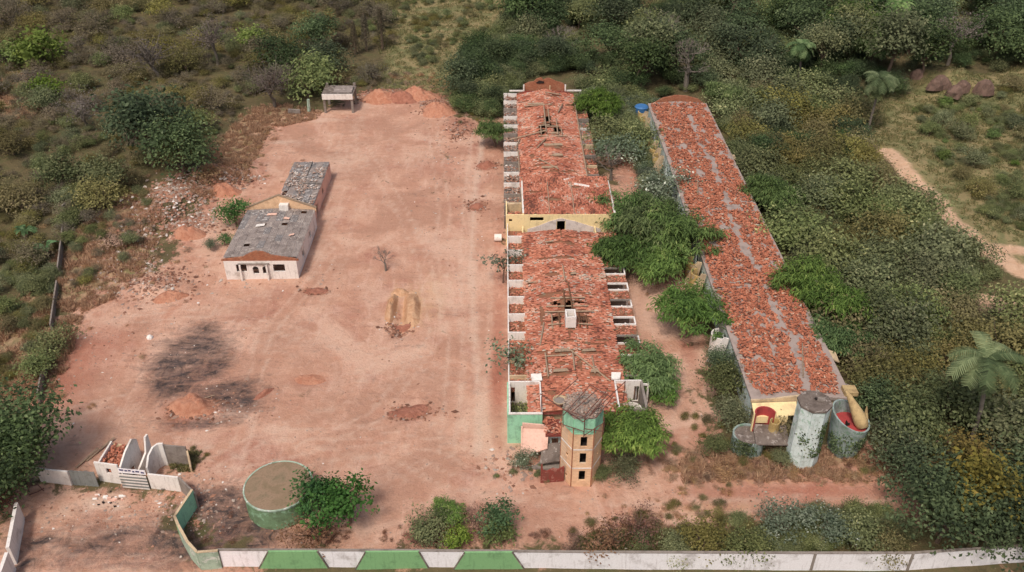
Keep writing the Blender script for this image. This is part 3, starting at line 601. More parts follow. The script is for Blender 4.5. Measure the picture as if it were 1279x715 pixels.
for i, (ax, ay) in enumerate([(TX-2.1, TY+2.6), (TX-.7, TY+2.7)]):
    dd = thing('satellite_dish', (ax, ay, 5.3), ('left' if i == 0 else 'right')+' one of two pale dishes lying on the tiles behind the tower roof', 'dish')
    MB().drum(ax, ay+4, .75, 5.35, 5.6, 16, th=.1, r1=.85).build('dish_rim', 'beige', dd)
    MB().drum(ax, ay+4, .72, 5.3, 5.42, 16).build('dish_bowl', 'conc', dd)

# ------------------------------------------------------------------ back wing
bw = thing('motel_wing', (8.7, 155, 0), 'far tiled motel ruin with cream end wall and arched brick gable at its far end', 'building')
BX0, BX1, BY0, BY1 = 2.7, 14.6, 137.2, 181; ZB, ZRB = 4.5, 5.7
HB = 5.9
MB().wall((.1, 125), (17.8, 125), .25, 0, HB, [(.5, 1.0, 4.6, 5.15), (3.9, 6.1, 4.75, 5.45), (8.3, 9.6, 2.6, 4.75)]).build('end_wall', 'cream', bw, 'cream end wall stained grey')
for poly_ in ([(3.6, 2.7), (8.3, 2.7), (8.3, 5.1), (7.0, 4.65), (5.4, 3.9), (3.6, 3.3)], [(9.8, 2.7), (15.6, 2.7), (15.6, 3.3), (13.6, 3.9), (11.4, 4.7), (9.8, 5.1)], [(8.35, 4.8), (9.75, 4.8), (9.75, 5.15), (9.1, 5.3), (8.35, 5.15)]):
    MB().prism([(a_, 124.79, b_) for a_, b_ in poly_], (0, .07, 0)).build('stain_patch', 'scar', bw, 'grey gable shaped plaster scar')
MB().wall((17.7, 125.1), (17.7, 136.6), .25, 0, HB+.1).wall((.2, 125.1), (.2, 130), .2, 0, HB-.2).wall((2.9, 125.2), (2.9, 136.6), .25, 0, HB+.1).build('block_wall', 'cream', bw)
box('ridge_cap', 'white', bw, 17.55, 17.85, 125, 136.6, HB+.1, HB+.25); box('ridge_cap', 'white', bw, 2.75, 3.05, 125.2, 136.6, HB+.1, HB+.25)
# block roof slopes up away from the wall
R = np.random.default_rng(5); ys = np.arange(125.2, 136.9, .36); xs = np.arange(3.1, 17.5, .235); CX, CY = np.meshgrid(xs, ys); cx = CX.ravel(); cy = CY.ravel()
k = (R.random(len(cx)) > .05) & ~(((cx-8)/1.6)**2+((cy-129.6)/.6)**2 < 1) & ~(((cx-4.8)/1.4)**2+((cy-132)/.35)**2 < 1) & ~(((cx-12)/.9)**2+((cy-133.4)/.35)**2 < 1); cx = cx[k]; cy = cy[k]; n = len(cx)
sl = .07
MB().add([(3.05, 125.1, HB-.1), (17.6, 125.1, HB-.1), (17.6, 137, HB-.1+12*sl), (3.05, 137, HB-.1+12*sl)], [(0, 1, 2, 3)]).build('roof_deck', 'deck', bw)
pt = fbm(cx/2, cy/2, 3, 3)
tiles('roof_tiles', bw, np.stack([cx, cy, HB+(cy-125.1)*sl+R.random(n)*.05], 1), np.pi/2+R.normal(0, .1+.3*ss(.5, .6, pt), n), R.normal(.09, .08, n), R.normal(0, .1, n), np.full(n, .43), .225, 'tile', np.clip(.45+(pt-.5)*1.4+R.normal(0, .2, n), 0, 1))
for xx in (7.2, 11.2): beam('timber_beam', 'wood', bw, (xx, 125.3, HB+.12), (xx, 135, HB+.8), .13)
MB().prism([(11.6, 134.2, HB+.65), (14.2, 133.3, HB+.62), (14.3, 133.8, HB+.66), (11.8, 134.7, HB+.7)], (0, 0, .07)).build('loose_board', 'white', bw)
MB().prism([(10.2, 135.6, HB+.75), (12, 136.6, HB+.78), (12, 137, HB+.8), (10.0, 136, HB+.76)], (0, 0, .07)).build('loose_board', 'white', bw)
MB().wall((2.9, 136.9), (17.7, 136.9), .2, 0, HB+.7).build('block_wall', 'beige', bw)
flat_tiles(bw, .4, 2.6, 125.3, 127.6, 4.9, 9, seed=41); box('low_roof_slab', 'deck', bw, .32, 2.74, 125.2, 127.6, 4.7, 4.86)
box('bay_parapet', 'beige', bw, .32, 2.7, 129.5, 130.1, 3, 5.4)
MB().wall((2.8, 137), (2.8, 181), .2, 0, ZB-.15).build('side_wall', 'white', bw); MB().wall((14.5, 137), (14.5, 181), .2, 0, ZB-.15).build('side_wall', 'beige', bw)
bare = [(8.8, 141.5, 1.2, .5), (6.3, 144.5, 1.6, .4), (8.2, 142.9, 1.3, .5), (10.8, 141.8, .9, .4), (9.2, 147.5, 1.5, .5), (9, 152, 2.0, .7), (9.3, 157.5, 1.6, .4), (6.5, 172.5, 2.5, .35), (9, 172.2, 1.5, .3), (8.4, 166, .7, 4), (9, 163, 2.5, .5), (9.6, 177.5, 1.6, .35), (12.2, 139.5, 1.5, .3), (5, 149, .5, 1)]
for k in range(24): bare.append((random.uniform(3.4, 14), random.uniform(139, 180), random.uniform(.3, 1.3), random.uniform(.15, .4)))
deep = [(8.6, 165, .7, 1.6), (8.2, 161.5, 1.6, 1.2), (7.2, 159, .8, 1.2), (10.2, 160, .8, 1.6)]
gable_roof(bw, BX0, BX1, BY0, BY1, ZB, ZRB, bare, deep, seed=8)
for a, b in [((8.0, 157.5, 6.1), (8.0, 171, 6.0)), ((8.8, 162, 6.1), (8.8, 169, 6)), ((10.2, 157, 5.8), (10.2, 164, 5.9)), ((7.0, 157, 5.8), (7.0, 161, 5.8)), ((11, 157, 5.7), (11, 160, 5.7)), ((6.4, 156.5, 5.6), (12, 156.5, 5.6)), ((8, 160.2, 6.0), (10.6, 160.2, 6)), ((6.6, 161, 5.8), (8.8, 161, 6.0)),
             ((10.8, 168, 5.7), (12.0, 173, 5.5)), ((6.0, 151.5, 5.5), (7.8, 155, 5.8)), ((.8, 157, 4.6), (8, 158.5, 5.9)), ((2.9, 157, 4.8), (2.2, 153.5, 4.8)), ((4, 172.5, 5.2), (9.8, 172, 5.8)), ((8.6, 178.5, 5.9), (12, 178, 5.5)), ((6.3, 146.5, 5.5), (9.5, 141.8, 5.8)), ((2.6, 143, 4.8), (2.5, 152, 4.8)), ((14.6, 139, 4.8), (14.7, 175, 4.8))]:
    beam('timber_beam', 'wood', bw, a, b, .2)
for a, b, c, d in [(9.1, 152.3, 3.6, .6), (9.3, 147.8, 2.8, .5), (8, 142.8, 3, .35), (6.5, 172.6, 3.6, .4), (9.4, 157.8, 2.6, .35)]:
    MB().prism([(a-c/2, b, 5.5), (a+c/2, b+.1, 5.5), (a+c/2-.2, b+d, 5.7), (a-c/2+.1, b+d*.8, 5.68)], (0, 0, .08)).build('loose_board', 'wood', bw)
# arched brick gable at far end
prof = [(4.0, 3.6), (13.2, 3.6), (13.1, 6.3), (12.4, 6.9), (11, 7.3), (9.8, 7.9), (9.0, 8.0), (8.4, 7.6), (7.8, 8.1), (6.8, 7.8), (6.2, 7.2), (5.2, 7.1), (4.2, 6.6)]
MB().prism([(a, 181.2, b) for a, b in prof], (0, .3, 0)).build('brick_gable', 'brickd', bw)
MB().prism([(6.7, 181.05, 7.0), (7.4, 181.05, 7.5), (8.4, 181.05, 7.3), (8.5, 181.05, 6.9), (7.2, 181.05, 6.8)], (0, .1, 0)).build('gable_hole_shade', 'dark', bw)  # solid dark plate, the shade of the hole put into its colour
for xx in (4.1, 13.0): box('gable_pier', 'white', bw, xx-.14, xx+.14, 180.7, 181.15, 0, 6.6)
box('gable_pier', 'beige', bw, 9.6, 9.8, 180.9, 181.15, 4, 6.4)
for a, b in ((1.0, 3.9), (13.3, 16.5)): box('far_lintel', 'white', bw, a, b, 181.2, 181.5, 5.0, 5.25)
MB().prism([(2.6, 180.6, 0), (14.7, 180.6, 0), (14.7, 180.6, 4.6), (12.8, 180.6, 5.3), (4.2, 180.6, 5.3), (2.6, 180.6, 4.6)], (0, .3, 0)).build('far_wall', 'maroon', bw)
# side bays, grey slabs
yl_ = 130.5; i = 0
while yl_+CELL < 182:
    dz = random.uniform(-.15, .15); y1 = yl_+CELL; tl = random.uniform(-.2, .2)
    MB().prism([(-.2, yl_+1.3, 3.4+dz), (2.65, yl_+1.3, 3.5+dz), (2.65, y1-.1, 3.6+dz+tl), (-.2, y1-.1, 3.4+dz+tl)], (0, 0, .22)).build('bay_slab', 'concd', bw)
    box('bay_parapet', 'white' if i % 3 else 'conc', bw, -.25, 2.66, y1-.08, y1+.12, 3.5, 4.5)
    box('bay_parapet', 'conc', bw, -.25, 2.66, yl_+1.1, yl_+1.28, 3.2, 3.95)
    box('bay_floor', 'concd', bw, -.2, 2.6, yl_+.15, yl_+1.1, 0, 2.2)
    R = np.random.default_rng(i); n = 60
    tiles('bay_rubble', bw, np.stack([R.uniform(0, 2.5, n), R.uniform(yl_+1.5, y1-.2, n), 3.7+dz+R.random(n)*.2], 1), R.uniform(0, 6, n), R.normal(0, .3, n), R.normal(0, .3, n), R.uniform(.2, .6, n), .25, 'rock', np.clip(R.normal(.45, .25, n), 0, 1))
    yl_ = y1; i += 1
yl_ = 137.6; i = 0
while yl_+CELL < 177:
    y1 = yl_+CELL; dz = random.uniform(-.15, .15); xr = 17.1+random.uniform(-.2, .2)
    mt = random.choice(['concd', 'deck', 'concd', 'conc'])
    MB().prism([(14.65, yl_+1.5, 3.6+dz), (xr, yl_+1.5, 3.4+dz), (xr, y1-.05, 3.5+dz), (14.65, y1-.05, 3.7+dz)], (0, 0, .2)).build('bay_slab', mt, bw)
    flat_tiles(bw, 14.8, xr-.1, yl_+1.6, y1-.1, 3.75+dz, 5 if mt == 'concd' else 8, seed=60+i)
    box('bay_rim', random.choice(['conc', 'white', 'beige']), bw, 14.66, xr, yl_+1.2, yl_+1.45, 3.2, 3.9+dz)
    box('bay_post', 'beige', bw, xr-.2, xr, yl_+.1, yl_+.3, 0, 3.4)
    yl_ = y1; i += 1

# ------------------------------------------------------------------ long east wing
ew = thing('motel_wing', (36, 130, 0), 'long eastern ruin whose roof is strewn with loose orange tiles', 'building')
EX0, EX1, EY0, EY1 = 29.9, 42.3, 81.6, 176.5
def ezf(q): return 4.1+.5*(1-np.abs(q-36)/6.2)
MB().add([(EX0, EY0, 4.1), (36, EY0, 4.6), (EX1, EY0, 4.1), (EX0+.4, EY1, 4.1), (36.3, EY1, 4.6), (EX1+.4, EY1, 4.1), (EX0, EY0, 3.85), (EX1, EY0, 3.85), (EX0+.4, EY1, 3.85), (EX1+.4, EY1, 3.85)],
         [(0, 1, 4, 3), (1, 2, 5, 4), (0, 3, 8, 6), (5, 2, 7, 9), (0, 6, 7, 2, 1), (3, 4, 5, 9, 8)]).build('roof_bed', 'slab', ew)
R = np.random.default_rng(12); n0 = 24000
px = R.uniform(EX0+.3, EX1-.4, n0); py = R.uniform(EY0+.5, EY1-.5, n0)
dn = .6*fbm(px/1.3, py/2.4, 4, 3)+.4*fbm(px/.55, py/.9, 9, 2)+.06*(vn(px/.5, py/.5, 8)-.5)
cx_ = 37.3+1.1*(vn(py/9, py*0, 3)-.5); cl_ = 34.4+1.4*(vn(py/7, py*0+5, 6)-.5)
thr = .355+.34*np.exp(-((px-cx_)/.65)**2)*(.35+.9*vn(py/5, px*0, 12))+.26*np.exp(-((px-cl_)/.7)**2)*vn(py/4, px*0+2, 14)*(py > 90)
thr = thr+.3*np.exp(-((px-30.1)/.45)**2)+.34*np.exp(-((px-42.2)/.8)**2)*np.where(py < 112, 1, .6)+.25*((py % 11.7) < .4)+.35*np.exp(-((px-30.8)/1.8)**2-((py-83)/1.8)**2)
k = dn > thr; px, py, dn, th_ = px[k], py[k], dn[k], thr[k]; n = len(px)
px = px+.4*(py-EY0)/95
tiles('loose_tiles', ew, np.stack([px, py, ezf(px)+.06+R.random(n)*np.clip((dn-th_)*2.2, .04, .35)], 1), R.uniform(0, 6.28, n), R.normal(0, .25, n), R.normal(0, .35, n), R.uniform(.3, .6, n), .22, 'tile2', np.clip(R.normal(.46, .22, n), 0, 1))
MB().wall((30.2, 82), (30.5, 176), .25, 0, 3.85, [(a, a+1.6, .6, 2.6) for a in np.arange(4, 90, 5.2)]).build('side_wall', 'bluewhite', ew)
MB().wall((42.1, 82), (42.4, 176), .25, 0, 3.85, [(a, a+1.6, .6, 2.6) for a in np.arange(4, 90, 5.2)]).build('side_wall', 'beige', ew)
MB().wall((30.4, 82), (42.0, 82), .25, 0, 3.85, [(1, 3, 0, 2.4), (5, 6.5, 0, 2.4)]).build('front_wall', 'beige', ew)
MB().prism([(29.8, 81.3, 3.8), (37, 81.3, 4.0), (37, 81.3, 5.0), (35.8, 81.3, 4.9), (32, 81.3, 4.3), (29.8, 81.3, 4.15)], (0, .25, 0)).build('gable_board', 'beige', ew)
MB().prism([(29.9, 79.4, 3.1), (35, 79.4, 3.4), (35.3, 81.2, 3.9), (29.9, 81.2, 3.7)], (0, 0, .15)).build('canopy', 'cream', ew, 'cream canopy slab at the near end')
box('canopy_beam', 'cream', ew, 29.8, 33.8, 79.0, 79.3, 2.6, 3.6); box('canopy_post', 'beige', ew, 33.2, 33.6, 78.9, 79.3, 0, 2.6)
MB().wall((30.6, 176.3), (42.5, 176.3), .25, 0, 3.8).build('far_wall', 'beige', ew)
MB().prism([(31.2, 176.8, 3.8), (42.4, 176.8, 3.8), (41, 176.8, 4.9), (38.6, 176.8, 5.6), (36.3, 176.8, 5.8), (33.5, 176.8, 5.2)], (0, .3, 0)).build('brick_gable', 'brickd', ew)
for a, b in [((37.1, 85, 4.75), (39.0, 92, 4.7)), ((34.6, 84.4, 4.7), (35.8, 87.6, 4.75)), ((31, 86.4, 4.4), (41.5, 86.3, 4.35)), ((31, 97.8, 4.4), (34.5, 99.8, 4.7)), ((32, 122, 4.5), (40.8, 121.6, 4.5)), ((33, 134, 4.7), (34, 139.5, 4.7)), ((38.5, 88.3, 4.6), (41, 95, 4.4)), ((35.5, 101, 4.8), (36.4, 105.6, 4.85))]:
    beam('timber_beam', 'wood', ew, a, b, .13)
box('roof_hatch', 'dark', ew, 36.3, 37.4, 93.4, 93.9, 4.62, 4.78)
for k, (yy, l) in enumerate([(83.5, 1.2), (90, 1.6), (96, 1.4), (103, 1.2), (138, 1.2), (151, 1.3)]):
    MB().prism([(42.2, yy, 3.6), (43.4, yy-.3, 3.2), (43.5, yy+l, 3.3), (42.2, yy+l+.3, 3.7)], (0, 0, .18)).build('eave_slab', 'beige' if k % 2 else 'conc', ew)
box('parapet_block', 'ochre', ew, 41.4, 43.0, 81.9, 83.4, 4.2, 4.75)
# curved buttress bays along the west side (visible at three places)
def bay(px, py, m1, m2, s=1.0, n=2):
    a, b, c = G(px, py, 2.0)
    for i in range(n):
        yy = b+i*3.4*s-1.5
        MB().drum(29.2, yy, 1.25*s, 0, 3.3*s, 14, th=.22, a0=math.pi*.5, a1=math.pi*1.5).build('curved_bay', m1, ew)
        MB().drum(29.2, yy, .98*s, 1.0*s, 1.3*s, 14).build('bay_sill', m2, ew)
        MB().prism([(27.3, yy-1.7*s, 0), (29.3, yy-1.7*s, 0), (29.9, yy-1.7*s, 3.9), (29.2, yy-1.7*s, 4.1), (28.4, yy-1.7*s, 2.6)], (0, .22, 0)).build('fin_wall', 'white' if m1 == 'white' else 'beige', ew)
bay(868, 342, 'yellow', 'yellow'); bay(892, 420, 'white', 'conc', 1.05, 1); bay(822, 198, 'yellow', 'yellow', 1.0, 3); bay(806, 150, 'yellow', 'beige', 1, 2)

# ------------------------------------------------------------------ towers of the east wing
ot = thing('octagonal_tower', (34.8, 75.4, 0), 'tall pale mint octagonal tower with flat concrete lid in front of the eastern ruin', 'tower')
CX, CY = 34.9, 75.4
def oct_(r): return [(CX+r*math.cos(math.radians(a)), CY+r*math.sin(math.radians(a))) for a in np.arange(22.5, 360, 45)]
o8 = oct_(1.75); mb = MB()
for i in range(8): mb.wall(o8[i], o8[(i+1) % 8], .2, -.3, 8.9)
mb.build('tower_wall', 'bluewhite', ot)
MB().prism([(*q, 8.9) for q in oct_(1.95)], (0, 0, .28)).build('tower_lid', 'concd', ot)
MB().prism([(35.1, 75.3, 9.2), (35.9, 75.2, 9.2), (36.1, 75.7, 9.2), (35.3, 75.9, 9.2)], (0, 0, .16)).build('lid_hatch', 'conc', ot)
box('lid_hole_shade', 'dark', ot, 34.95, 35.3, 75.5, 75.85, 9.2, 9.32)  # dark block on the lid, its colour stands in for a shaded hole
for zz in (2.9, 5.9): MB().prism([(*q, zz) for q in oct_(1.86)], (0, 0, .14)).build('string_band', 'bluewhite', ot)
dr = thing('open_drum', (39.9, 77.0, 0), 'open topped pale round drum with red floor and leaning ochre horn', 'tower')
DX, DY = 40.4, 77.2
MB().drum(DX, DY, 1.75, -.2, 5.2, 28, th=.2, r1=2.3, ztop=lambda a: 5.3+.9*math.cos(a-2.6)).build('drum_wall', 'drum', dr, smooth=False)
MB().drum(DX, DY, 1.98, 4.0, 4.15, 28).build('drum_floor', 'redpaint', dr)
MB().tube([(DX+1.25-1.9*t**1.2, DY-.9+2.4*t, 4.3+3.6*t) for t in np.linspace(0, 1, 8)], [.72, .82, .78, .68, .56, .42, .3, .14], 12).build('ochre_horn', 'ochre', dr, 'leaning ochre horn', smooth=True)
MB().tube([(DX+1.9, DY+.2, 4.6), (DX+1.8, DY+.5, 6.3)], [.35, .05], 7).build('horn_spike', 'ochre', dr)
MB().box(DX-.5, DX-.4, DY-.6, DY-.1, 4.16, 4.7).box(DX-.6, DX-.1, DY-.45, DY-.35, 4.16, 4.5).build('pipe_stub', 'dark', dr)
ld = thing('low_drum', (28.9, 77.3, 0), 'low squat drum with a red niche at the near left corner of the eastern ruin', 'tower')
MB().drum(28.9, 77.4, 1.9, -.2, 2.3, 24, th=.2).build('drum_wall', 'drum', ld)
MB().drum(28.9, 77.4, 1.72, 1.9, 2.05, 24).build('drum_floor', 'concd', ld)
MB().drum(30.7, 78.2, 1.25, 2.0, 4.9, 16, th=.16, a0=.15, a1=math.pi*1.02).build('niche_wall', 'redpaint', ld)
MB().drum(30.7, 78.2, 1.4, 2.0, 4.85, 16, th=.13, a0=.15, a1=math.pi*1.02).build('niche_shell', 'cream', ld)
MB().drum(31.9, 77.9, .62, 1.6, 3.9, 14, th=.12).build('small_pipe', 'yellow', ld)
MB().prism([(29.3, 75.6, 2.2), (33.4, 75.8, 1.9), (33.6, 78.6, 2.4), (29.6, 78.7, 2.6)], (0, 0, .15)).build('platform_slab', 'concd', ld)

def ivy(name, parent, cx, cy, r, z0, z1, a0, a1, n, seed, lx=0):
    R = np.random.default_rng(seed); C = []
    for _ in range(9):
        a = R.uniform(a0, a1); z = R.uniform(z0, z1); k = n//9
        C.append(np.stack([R.normal(a, .22, k), np.clip(R.normal(z, .55, k), z0-.3, z1+.2)], 1))
    C = np.concatenate(C); t = (C[:, 1]-z0)/(z1-z0); rr = r+.08+R.random(len(C))*.12
    P = np.stack([cx+rr*np.cos(C[:, 0]), cy+rr*np.sin(C[:, 0]), C[:, 1]], 1); N = np.stack([np.cos(C[:, 0]), np.sin(C[:, 0]), .4+0*t], 1)
    Q = leafquads(P, N, R.uniform(.16, .34, len(P)), R); o = mesh_np(name, Q.reshape(-1, 3), np.arange(len(Q)*4).reshape(-1, 4), M['l_dark'], np.repeat(R.random(len(Q)), 4), parent); o['kind'] = 'stuff'
def leafquads(C, N, size, R, asp=.55, fold=False):
    """leaf cards at C with normals near N"""
    n = len(C); N = N+R.normal(0, .42, (n, 3)); N /= np.linalg.norm(N, axis=1)[:, None]+1e-9
    t = np.cross(N, R.normal(0, 1, (n, 3))); t /= np.linalg.norm(t, axis=1)[:, None]+1e-9; b = np.cross(N, t)
    s = size[:, None] if hasattr(size, '__len__') else size
    t = t*s; b = b*s*asp
    return np.stack([C-t*.5, C+b*.5, C+t*.5, C-b*.5], 1)
ivy('ivy', ot, CX, CY, 1.72, 2.5, 7.4, 4.0, 6.0, 560, 4); ivy('ivy', dr, DX, DY, 2.02, 1.2, 4.6, 3.6, 5.8, 560, 6); ivy('ivy', ld, 28.9, 77.4, 1.95, .6, 2.4, 3.4, 6.0, 500, 8)
# ------------------------------------------------------------------ white house
wh = thing('white_house', (-38, 123, 0), 'low white house with grey sheet roof and brick gables standing alone in the clay yard', 'house')
HX0, HX1, HY0, HY1 = -43.4, -32.2, 115.4, 131.5
wd = [(1.8, 3.4, 1.4, 2.7), (7.5, 9.3, 1.4, 2.7), (4.3, 5.2, 1.0, 1.9), (5.8, 6.7, 1.0, 1.9)]
MB().wall((HX0, HY0), (HX1, HY0), .22, -.2, 3.3, wd).build('front_wall', 'white', wh)
for cx_ in (-43.4+4.75, -43.4+6.25):   # dark plates painted in place of shade in the arch heads above the openings
    MB().prism([(cx_-.45, HY0-.13, 1.9)]+[(cx_+.45*math.cos(t), HY0-.13, 1.9+.45*math.sin(t)) for t in np.linspace(math.pi, 0, 9)][1:-1]+[(cx_+.45, HY0-.13, 1.9)], (0, .016, 0)).build('arch_opening_shade', 'dark', wh)
MB().wall((HX0+.12, HY0+.12), (HX0+.12, HY1), .22, -.2, 3.3).build('side_wall', 'white', wh); MB().wall((HX1-.12, HY0+.12), (HX1-.12, HY1), .22, -.2, 3.3, [(4, 5.2, 1.2, 2.4), (10, 11.2, 1.2, 2.4)]).build('side_wall', 'white', wh)
for xx in (-40.9, -36.8): box('porch_post', 'white', wh, xx-.12, xx+.12, HY0-.6, HY0-.36, -.2, 2.8)
box('porch_beam', 'conc', wh, -41.2, -36.4, HY0-.35, HY0-.14, 2.82, 2.95)
def hzf(q): return 3.45+.35*(1-abs(q+37.8)/5.8)
sheetx = np.linspace(HX0-.15, HX1+.15, 11); sheety = np.linspace(HY0+.45, HY1-.3, 8)
holes = {(2, 1), (3, 4), (6, 4), (8, 6)}
for i in range(10):
    for j in range(7):
        xa, xb = sheetx[i], sheetx[i+1]-.03; ya, yb_ = sheety[j], sheety[j+1]+.1; dz = random.uniform(0, .05)+.02*(7-j)
        m_ = 'sheetb' if random.random() < (.55 if j > 4 and i < 6 else .12) else 'sheet'
        mb = MB()
        if (i, j) in holes:
            for q in ((xa, xb, ya, ya+.9), (xa, xb, ya+1.7, yb_), (xa, xa+.1, ya+.9, ya+1.7), (xb-.1, xb, ya+.9, ya+1.7)):
                mb.add([(q[0], q[2], hzf(q[0])+dz), (q[1], q[2], hzf(q[1])+dz), (q[1], q[3], hzf(q[1])+dz), (q[0], q[3], hzf(q[0])+dz)], [(0, 1, 2, 3)])
        else:
            if i < 3 and j > 4 and random.random() < .2: continue
            n = 8; vv = []
            for t in range(n+1):
                xx = xa+(xb-xa)*t/n; vv += [(xx, ya, hzf(xx)+dz+(.04 if t % 2 else 0)), (xx, yb_, hzf(xx)+dz+(.04 if t % 2 else 0))]
            mb.add(vv, [(2*t, 2*t+2, 2*t+3, 2*t+1) for t in range(n)])
        mb.build('roof_sheet', m_, wh)
for a in np.linspace(HY0+.5, HY1-.5, 8): box('purlin', 'woodd', wh, HX0+.3, HX1-.3, a-.06, a+.06, 3.2, 3.32)
MB().prism([(HX0-.35, HY0-.05, 3.3), (HX1+.35, HY0-.05, 3.3), (HX1+.3, HY0-.05, 3.55), (-36, HY0-.05, 4.3), (-37.1, HY0-.05, 4.9), (-38.2, HY0-.05, 5.05), (-39.3, HY0-.05, 4.6), (-40.3, HY0-.05, 4.0), (HX0-.3, HY0-.05, 3.55)], (0, .3, 0)).build('brick_gable', 'brickd', wh)
MB().prism([(HX0-.3, HY1, 3.0), (HX1+.2, HY1, 3.0), (HX1+.2, HY1, 3.7), (-38.0, HY1, 6.1), (HX0-.3, HY1, 3.7)], (0, .25, 0)).build('brick_gable', 'brick', wh)
for xa, za, xb, zb in ((HX0-.4, 3.72, -38, 6.12), (-38, 6.12, HX1+.3, 3.72)): MB().prism([(xa, HY1-.08, za), (xb, HY1-.08, zb), (xb, HY1-.08, zb+.16), (xa, HY1-.08, za+.16)], (0, .42, 0)).build('verge', 'wood', wh)
MB().box(-37.9, -36.4, HY1-1.0, HY1-.05, 3.7, 4.8).build('water_box', 'white', wh); 
for q in ((-40.6, 124.8, 1.4, .7, .3), (-36.6, 127.5, 1, .5, -.3), (-34.6, 121.8, .8, .4, .4), (-39.6, 128.6, 1.6, .6, .1)):
    MB().prism([(q[0], q[1], 3.95), (q[0]+q[2], q[1]+q[4], 3.95), (q[0]+q[2], q[1]+q[4]+q[3], 3.98), (q[0]+.1, q[1]+q[3], 3.98)], (0, 0, .05)).build('loose_board', 'white' if q[0] < -40 else 'pink', wh)
# rear shed
rs = thing('rear_annex', (-36, 141, 0), 'roofless looking annex with mottled broken grey sheets behind the white house', 'outbuilding')
AX0, AX1, AY0, AY1 = -39.3, -32.9, 132.2, 150.3
MB().wall((AX0, AY0), (AX0, AY1), .2, -.2, 3.0).wall((AX1, AY0), (AX1, AY1), .2, -.2, 3.0, [(3, 4.2, 0, 2.2), (9, 10.2, 1, 2.2)]).wall((AX0+.1, AY1), (AX1-.1, AY1), .2, -.2, 3.0).wall((AX0+.1, AY0), (AX1-.1, AY0), .2, -.2, 3.0).build('annex_wall', 'pink', rs)
for i in range(6):
    for j in range(8):
        xa = AX0-.1+(AX1-AX0+.2)*i/6; xb = xa+(AX1-AX0+.2)/6-.04; ya = AY0+.1+(AY1-AY0)*j/8; yb_ = ya+(AY1-AY0)/8+.08; zz = 3.1+random.uniform(0, .12)
        if i == 0 and j < 3: continue
        c = [(xa+random.uniform(-.1, .1), ya+random.uniform(-.12, .12), zz+random.uniform(-.08, .08)), (xb+random.uniform(-.1, .1), ya+random.uniform(-.12, .12), zz), (xb, yb_+random.uniform(-.15, .1), zz+random.uniform(-.08, .08)), (xa, yb_, zz)]
        MB().prism(c, (0, 0, .05)).build('roof_sheet', 'sheetb' if random.random() < .7 else 'sheet', rs)
box('roof_ridge', 'conc', rs, -36.15, -35.95, AY0+.2, AY1, 3.32, 3.42); box('roof_joint', 'conc', rs, AX0, AX1, 141.5, 141.65, 3.33, 3.41)
R = np.random.default_rng(2); n = 1500; px = R.uniform(AX0+.2, AX1-.1, n); py = R.uniform(AY0+.3, AY1-.1, n); k = fbm(px/1.2, py/1.2, 2, 3) > .5; px = px[k]; py = py[k]; n = len(px)
tiles('sheet_shards', rs, np.stack([px, py, 3.36+R.random(n)*.06], 1), R.uniform(0, 6.3, n), R.normal(0, .12, n), R.normal(0, .15, n), R.uniform(.15, .5, n), .2, 'rock', np.clip(R.choice([.5, .58, .62, .8, .95], n), 0, 1))

# ------------------------------------------------------------------ small ruined pavilion at the back
a, b, c = G(424, 141); 
pv = thing('concrete_pavilion', (a, b, c), 'small open concrete pavilion on four posts at the far end of the clay yard', 'shelter')
s_ = 1.0
for dx, dy, hh in ((-3.0, 0, 4.0), (3.0, 0, 3.9), (-3.0, 5, 4.9), (3.0, 5, 4.9)): box('post', 'conc', pv, a+dx-.25, a+dx+.25, b+dy-.25, b+dy+.25, c-.3, c+hh)
MB().prism([(a-3.4, b-.3, c+4.0), (a+3.4, b-.3, c+3.9), (a+3.4, b+5.3, c+3.9), (a-3.4, b+5.3, c+4.0)], (0, 0, .3)).build('roof_slab', 'concd', pv)
box('front_beam', 'white', pv, a-3.3, a+3.3, b-.5, b-.3, c+3.2, c+4.4); 
MB().prism([(a-1, b+.5, c+4.35), (a+3, b+.5, c+4.35), (a+3, b+4, c+4.5), (a-1, b+4, c+4.5)], (0, 0, .1)).build('loose_board', 'sheet', pv)
a, b, c = G(386, 140); st_ = thing('concrete_stub', (a, b, c), 'short broken concrete post left of the open pavilion', 'post'); MB().tube([(a, b, c-.3), (a+.2, b, c+2.9)], [.4, .3], 5).build('post', 'greenw', st_)
a, b, c = G(368, 143); st_ = thing('stone_block', (a, b, c), 'small pale stone block beside the bushes left of the pavilion', 'block'); MB().prism([(a-1.6, b, c-.2), (a+1.3, b, c-.2), (a+1.2, b, c+.9), (a-1.3, b, c+1.1)], (0, .6, 0)).build('block', 'conc', st_)

# ------------------------------------------------------------------ round green tank
tk = thing('round_tank', (-25.2, 69.0, 0), 'wide round tank with faded green side and brown lid near the perimeter wall', 'tank')
MB().drum(-25.2, 69.0, 3.7, -.3, 3.0, 48, cap=False).build('tank_wall', 'tankw', tk)
MB().drum(-25.2, 69.0, 3.78, 2.85, 3.02, 48, th=.16).build('tank_rim', 'greenw', tk)
m = NT('tank_lid_soil'); c_ = m.ramp(m.noise(.5, 6, .6, dist=.5), [(.3, lin(128, 112, 88)), (.5, lin(152, 128, 106)), (.62, lin(138, 120, 98)), (.75, lin(112, 108, 82))]); c_ = m.mix(m.rng(m.noise(5, 4), .5, .75, 0, .5), c_, lin(104, 86, 68)); M['lid'] = m.out(c_, .9, m.noise(3, 4), .5, .06)
MB().drum(-25.2, 69.0, 3.6, 2.8, 2.98, 48).build('tank_lid', 'lid', tk)

# ------------------------------------------------------------------ perimeter wall
pw = thing('perimeter_wall', (10, 59.9, 0), 'long white perimeter wall with three green trapezoid panels along the near edge', 'wall')
ZW = 2.55
